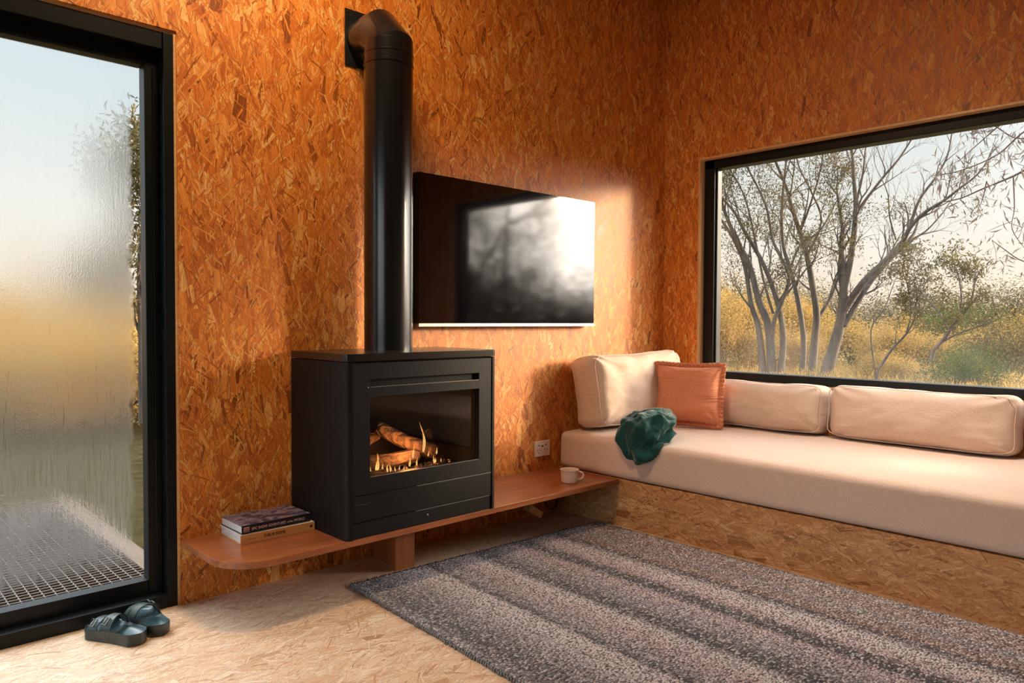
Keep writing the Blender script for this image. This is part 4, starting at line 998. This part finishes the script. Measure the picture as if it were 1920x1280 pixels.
def gum_tree(label, dist, limbs, seed, leafy=.5, mat='leaf_olive', w0=1.0, twigL=1.3, depth=2, leafn=26, group=None, tstep=5, spr=.18, lsz=.10):
    """limbs: lists of (x, y) sight points, radius at start and end in metres"""
    R = np.random.RandomState(seed); b = far(*limbs[0][0][0], dist); t = thing('gum_tree', label, 'tree', (b[0], b[1], b[2]), group); g = G(); tw = g if seed == 31 else G(); lv = Leaves(seed)
    for li, (P, ra_, rb_, lf) in enumerate(limbs):
        off = R.uniform(-.5, .5) if li else 0
        pts = smooth_path([far(x, y, dist+(off*2.2*k/len(P))) for k, (x, y) in enumerate(P)]); n = len(pts)
        if li == 0 or P[0][1] > 690: pts[0][2] -= .15
        g.tube(pts, [.78*(ra_+(rb_-ra_)*(i/(n-1))**.8) for i in range(n)], 9, caps=False)
        for i in range(n//3, n, max(1, tstep-2)):
            d = pts[min(i+1, n-1)]-pts[max(0, i-1)]; d /= np.linalg.norm(d); a = R.normal(0, 1, 3); a -= a.dot(d)*d; a /= np.linalg.norm(a); nd = d*.8+a*.55+np.array([0, 0, .15]); nd /= np.linalg.norm(nd)
            r0 = (ra_+(rb_-ra_)*i/(n-1))*.42
            grow(tw, lv, pts[i], nd, twigL*R.uniform(.6, 1.2), min(.035, r0), depth, R, leafy*lf, leafn=leafn, spr=spr, lsz=lsz)
        d = pts[-1]-pts[-2]; d /= np.linalg.norm(d); grow(tw, lv, pts[-1], d, twigL*1.2, rb_, depth, R, leafy*lf, leafn=leafn, spr=spr, lsz=lsz)
    g.out('trunk', M['bark'], t, smooth=60); tw is g or tw.out('branches', M['bark'], t, smooth=60)
    if lv.n: lv.out('foliage', M[mat], t)
    return t
# sight points were read in the window view: (x, y) -> photograph
def W_(*pts): return [(1300+x*.4532, 180+y*.4532) for x, y in pts]
gum_tree('pale grey gum tree with one stout leaning trunk, middle of the window view', 22, [
    (W_((545, 1158), (590, 1010), (612, 920), (620, 830), (624, 740)), .22, .13, .3),
    (W_((618, 800), (606, 720), (612, 640), (618, 560), (606, 470)), .10, .05, .6),
    (W_((622, 800), (648, 690), (666, 560), (672, 450), (665, 350), (658, 250), (645, 180)), .13, .035, .25),
    (W_((670, 490), (720, 420), (790, 330), (850, 260), (905, 175)), .06, .025, .1),
    (W_((672, 450), (700, 330), (710, 240), (720, 150)), .05, .02, .3),
    (W_((612, 900), (700, 775), (780, 695), (860, 610), (900, 540), (960, 480), (1040, 430), (1110, 375)), .14, .03, .25),
    (W_((625, 950), (680, 850), (740, 760), (800, 690), (870, 620)), .11, .06, .2),
    (W_((895, 545), (935, 430), (1000, 340), (1050, 250), (1070, 150)), .06, .02, .15),
    (W_((870, 610), (960, 560), (1035, 480)), .04, .02, .3),
    (W_((838, 595), (812, 500), (806, 410), (780, 345)), .03, .012, .1)], 5, leafy=.16, twigL=.9)
gum_tree('tall thin gum tree left of the leaning pale trunk', 23.5, [
    (W_((490, 1155), (503, 1000), (510, 900), (492, 780), (470, 660), (440, 560), (410, 470), (385, 380), (340, 270)), .17, .05, .5),
    (W_((508, 930), (570, 830), (604, 730)), .08, .06, .0),
    (W_((442, 560), (480, 460), (520, 330), (540, 220)), .05, .02, .6),
    (W_((470, 660), (530, 520), (490, 400), (440, 300), (420, 220)), .05, .02, .9)], 8, leafy=.75, twigL=1.4)
gum_tree('slim gum tree with a narrow upright stem, second from the window frame', 22.5, [
    (W_((450, 1152), (456, 1000), (430, 830), (402, 720), (372, 620), (365, 500), (372, 380), (385, 260)), .12, .035, .5),
    (W_((400, 720), (440, 620), (520, 560), (560, 500)), .05, .02, .9)], 12, leafy=.7, twigL=1.3)
gum_tree('many stemmed gum tree nearest the left window frame', 21, [
    (W_((325, 1150), (312, 960), (272, 850), (232, 700), (182, 600), (130, 480), (104, 380)), .17, .04, .6),
    (W_((360, 1150), (372, 1000), (350, 860), (292, 700), (212, 560), (170, 480), (115, 420)), .13, .035, .5),
    (W_((290, 1150), (270, 960), (240, 860), (212, 700), (160, 580), (100, 490)), .13, .04, .6),
    (W_((320, 1150), (330, 950), (370, 840), (395, 740), (330, 600), (300, 450), (215, 280)), .09, .03, .9),
    (W_((330, 900), (290, 760), (240, 520), (205, 400), (150, 300)), .05, .02, .7)], 21, leafy=.8, twigL=1.3)
gum_tree('small leafy tree with bare forked stem, right half of the window view', 17, [
    (W_((985, 1062), (1040, 1000), (1090, 930), (1140, 870), (1160, 800)), .055, .02, 1),
    (W_((1010, 1030), (1080, 990), (1160, 960), (1220, 940)), .03, .012, .4),
    (W_((1060, 980), (1020, 900), (960, 830), (930, 780)), .03, .012, 1), (W_((1090, 930), (1110, 850), (1100, 760), (1090, 720)), .03, .012, 1)], 31, leafy=.8, mat='leaf_olive', twigL=.40, leafn=10, spr=.10)
gum_tree('thin leaning sapling between the pale trunk and the green bush', 18, [
    (W_((755, 1150), (820, 1050), (880, 985), (915, 920), (922, 860)), .045, .015, .8),
    (W_((755, 1150), (735, 970), (790, 880), (820, 800)), .025, .01, 1), (W_((880, 985), (900, 900), (890, 800), (870, 740)), .02, .008, 1)], 37, leafy=.8, twigL=.42, leafn=9, spr=.10)
# overhanging branch near the glass, top right
R = np.random.RandomState(44); t = thing('overhanging_branch', 'dark leafy branch hanging in from the top right of the window', 'branch', tuple(far(1960, 260, 6.0))); g = G(); lv = Leaves(44)
for P, r0 in (([(2300, 120), (2100, 250), (1960, 300), (1900, 330), (1840, 355), (1800, 372), (1760, 380)], .010), ([(2300, 120), (2050, 180), (1930, 240), (1870, 290), (1800, 320), (1745, 330)], .008), ([(1990, 230), (1930, 190), (1880, 230), (1845, 260), (1800, 300)], .008),
              ([(1900, 330), (1902, 390), (1898, 430), (1925, 470)], .005), ([(1850, 340), (1840, 380), (1822, 410)], .004), ([(2100, 460), (1990, 500), (1920, 490), (1880, 465), (1860, 450)], .006), ([(2200, 100), (2000, 220), (1915, 260), (1860, 235), (1820, 250)], .007), ([(2200, 260), (2020, 330), (1940, 400), (1915, 430)], .006)):
    pts = smooth_path([far(x, y, 6.0+.15*math.sin(k*2+x)) for k, (x, y) in enumerate(P)], 5); g.tube(pts, [r0*(1-.7*i/len(pts)) for i in range(len(pts))], 6, caps=False)
    for p_ in pts[len(pts)//3:]:
        if R.rand() < .8: lv.add(p_, int(R.uniform(2, 8)) if r0 > .0065 else 2, (.05, .05, .045), .085, .0052, 1.3)
        if R.rand() < .3:
            d_ = R.normal(0, 1, 3); d_ /= np.linalg.norm(d_); e_ = p_+d_*.16; g.tube([p_, (p_+e_)/2+R.normal(0, .012, 3), e_], [.002, .0016, .001], 4, caps=False); lv.add(e_, int(R.uniform(4, 9)), (.035, .035, .035), .085, .0052, 1.3)
g.out('twig', M['twig'], t); lv.out('foliage', M['leaf_grey'], t)
# shrubs: leaf clouds on short stems; copies share meshes
def shrub_proto(n, L, W, mat, seed, lumps=9):
    R = np.random.RandomState(seed); t = thing('shrub', '', 'shrub', (0, 0, 0)); lv = Leaves(seed); g = G()
    for k in range(lumps):
        a = R.uniform(0, 2*PI); rr_ = R.uniform(.1, .75); c = (rr_*math.cos(a), rr_*math.sin(a), R.uniform(.35, .95)-rr_*.3); lv.add(c, n//lumps, (.20, .20, .15), L, W, .1)
        g.tube([(0, 0, -.02), (c[0]*.4, c[1]*.4, c[2]*.5), c], [.03, .018, .006], 5, caps=False)
    g.out('stem', M['bark'], t, smooth=60); lv.out('foliage', M[mat], t); return t
def dup(root, loc, rz, sc, label, group):
    r = root.copy(); COL.objects.link(r); r.location = loc; r.rotation_euler = (0, 0, rz); r.scale = sc; r['label'] = label
    if group: r['group'] = group
    for ch in root.children: c = ch.copy(); COL.objects.link(c); c.parent = r
    return r
SP = {'gold': shrub_proto(6500, .050, .0095, 'leaf_gold', 51, 14), 'green': shrub_proto(9000, .040, .011, 'leaf_green', 52, 16), 'olive': shrub_proto(6500, .050, .0095, 'leaf_olive', 53, 14), 'far': shrub_proto(12000, .026, .0065, 'leaf_olive', 54, 22)}
used = set(); SR = random.Random(5)
def shrub(kind, x, dist, wd, h, label, group=None):
    b = far(x, 600, dist); loc = (b[0], b[1], GZ-.05); sc = (wd/1.7, wd/1.7, h/1.1); root = SP[kind]
    if kind not in used:
        used.add(kind); root.location = loc; root.scale = sc; root['label'] = label
        if group: root['group'] = group
        return root
    return dup(root, loc, SR.uniform(0, 6), sc, label, group)
shrub('green', 1812, 20, 1.9, 1.3, 'rounded dark green bush low in the right half of the window')
shrub('green', 1790, 34, 4.5, 2.6, 'broad green bush behind the small forked tree')
shrub('olive', 1900, 26, 3.2, 2.0, 'grey olive scrub at the right edge of the window view')
GG = 'golden scrub behind the gum trees'
for x, d_, wd, h in ((1350, 26, 3.2, 2.9), (1395, 30, 3.6, 3.0), (1440, 27, 3.0, 2.6), (1490, 31, 3.8, 2.9), (1545, 34, 4, 2.5), (1600, 30, 3.4, 1.9), (1655, 27, 3.0, 1.7), (1700, 33, 3.6, 2.1), (1745, 28, 2.8, 1.4), (1870, 30, 3.6, 1.7), (1925, 33, 3.6, 2.2), (1320, 24, 3.0, 2.4), (1420, 24, 2.0, 1.6), (1640, 22, 1.7, 1.0), (1700, 21, 1.6, .9), (1520, 25, 2.2, 1.5)):
    shrub('gold', x, d_, wd, h, 'golden sunlit scrub bush behind the gum trees in the window', GG)
for x, d_, wd, h in ((1370, 48, 9, 4.6), (1460, 52, 9, 5.2), (1560, 55, 10, 4.2), (1680, 58, 10, 3.6), (1780, 60, 11, 4.0), (1880, 55, 10, 4.2), (1980, 55, 10, 4.4)):
    shrub('far', x, d_, wd, h, 'hazy olive trees far off along the horizon in the window', 'far trees along the horizon')
# scrub seen through the fogged door
for x, d_, wd, h in ((-30, 14, 3.4, 1.9), (60, 12.5, 2.6, 1.6), (140, 14, 3.2, 1.9), (215, 13, 2.8, 1.7), (290, 15, 3.0, 2.0), (100, 17, 3.4, 2.2), (0, 18, 3.4, 2.3), (200, 18, 3.4, 2.2), (10, 26, 4.5, 3.0), (180, 28, 5, 3.2)):
    shrub('gold' if d_ < 22 else 'olive', x, d_, wd, h, 'blurred brown scrub beyond the fogged glass door', 'scrub beyond the fogged door')
gum_tree('dark leafy tree glimpsed in the clear edge of the fogged door', 10, [([(268, 770), (266, 640), (262, 500), (270, 420)], .07, .03, 1), ([(264, 560), (285, 480), (300, 400)], .04, .02, 1)], 61, leafy=1, twigL=.6, leafn=30, spr=.12)
# trees to the south east, seen mirrored in the television
def sky_tree(az, dist, h, seed, label, leafy, mat='leaf_olive'):
    R = np.random.RandomState(seed); a = math.radians(az); b = np.array([math.sin(a)*dist, -1.3+math.cos(a)*dist, GZ-.1]); t = thing('gum_tree', label, 'tree', tuple(b), 'trees mirrored in the television'); g = G(); lv = Leaves(seed)
    for k in range(4):
        d = np.array([R.normal(0, .28), R.normal(0, .28), 1]); d /= np.linalg.norm(d); pts = smooth_path([b, b+d*h*.2+R.normal(0, .1, 3), b+d*h*.45+R.normal(0, .2, 3), b+d*h*.7]); n = len(pts)
        g.tube(pts, [.13-.09*i/n for i in range(n)], 8, caps=False)
        for i in range(n//3, n, 2): dd = d+R.normal(0, .5, 3); dd /= np.linalg.norm(dd); grow(g, lv, pts[i], dd, h*.22, .035, 2, R, leafy, leafn=30, lsz=.12, spr=.22)
    g.out('trunk', M['bark'], t, smooth=60); lv.out('foliage', M[mat], t)
sky_tree(139, 13, 7.5, 71, 'tree beyond the daybed window, mirrored in the television', .9); sky_tree(146, 15, 7, 72, 'tree beyond the daybed window, mirrored in the television', .9)
sky_tree(124, 17, 8, 73, 'tree beyond the daybed window, mirrored in the television', .35)
for az, d_, wd, h in ((150, 14, 4, 3.0), (143, 15, 4.0, 3.9), (137, 17, 4.0, 4.3), (132, 19, 4.5, 2.9), (127, 18, 4.0, 3.6), (119, 18, 4.5, 3.2), (111, 17, 4, 2.2)):
    a = math.radians(az); dup(SP['olive'], (math.sin(a)*d_, -1.3+math.cos(a)*d_, GZ-.05), az, (wd/1.7, wd/1.7, h/1.1), 'scrub beyond the daybed window, mirrored in the television', 'scrub mirrored in the television')
# dry grass tufts in front of the scrub
R = np.random.RandomState(9); lv = Leaves(9); n = 9000
xs = R.uniform(1330, 1960, n); ds = R.uniform(15, 27, n)
for x, d_ in zip(xs[::6], ds[::6]):
    b = far(x, 600, d_); lv.add((b[0], b[1], GZ+.16), 6, (.10, .10, .04), .26, .012, -2.2)
gr = lv.out('dry_grass', M['leaf_gold'], origin=(20, 5, GZ)); gr['kind'] = 'stuff'; tag(gr, 'dry golden grass growing below the gum trees', 'grass')
# steel grate landing with a timber edge outside the door
DZ = -.035
lg = thing('steel_landing', 'grey steel grate landing outside the fogged glass door', 'landing', (-4.4, .8, DZ-.04))
g = G(); DX1 = -3.10
y = .16
while y < 2.25: g.box(-6.0, DX1, y, y+.006, DZ-.03, DZ); y += .036
x = -6.0
while x < DX1: g.box(x, x+.0045, .16, 2.26, DZ-.022, DZ-.002); x += .041
g.out('grate', simple('galvanised_grate', (.13, .105, .085), .7, Metallic=.1), lg, smooth=0)
B('landing_frame', M['pdeck'], lg, -6.0, DX1+.09, 2.26, 2.30, DZ-.14, DZ+.004); B('edge_board', M['pdeck'], lg, DX1, DX1+.09, .16, 2.26, DZ-.14, DZ+.004)
for px_ in (-3.06, -4.6): B('landing_post', M['post'], lg, px_-.04, px_+.04, 2.16, 2.255, GZ-.1, DZ-.03)
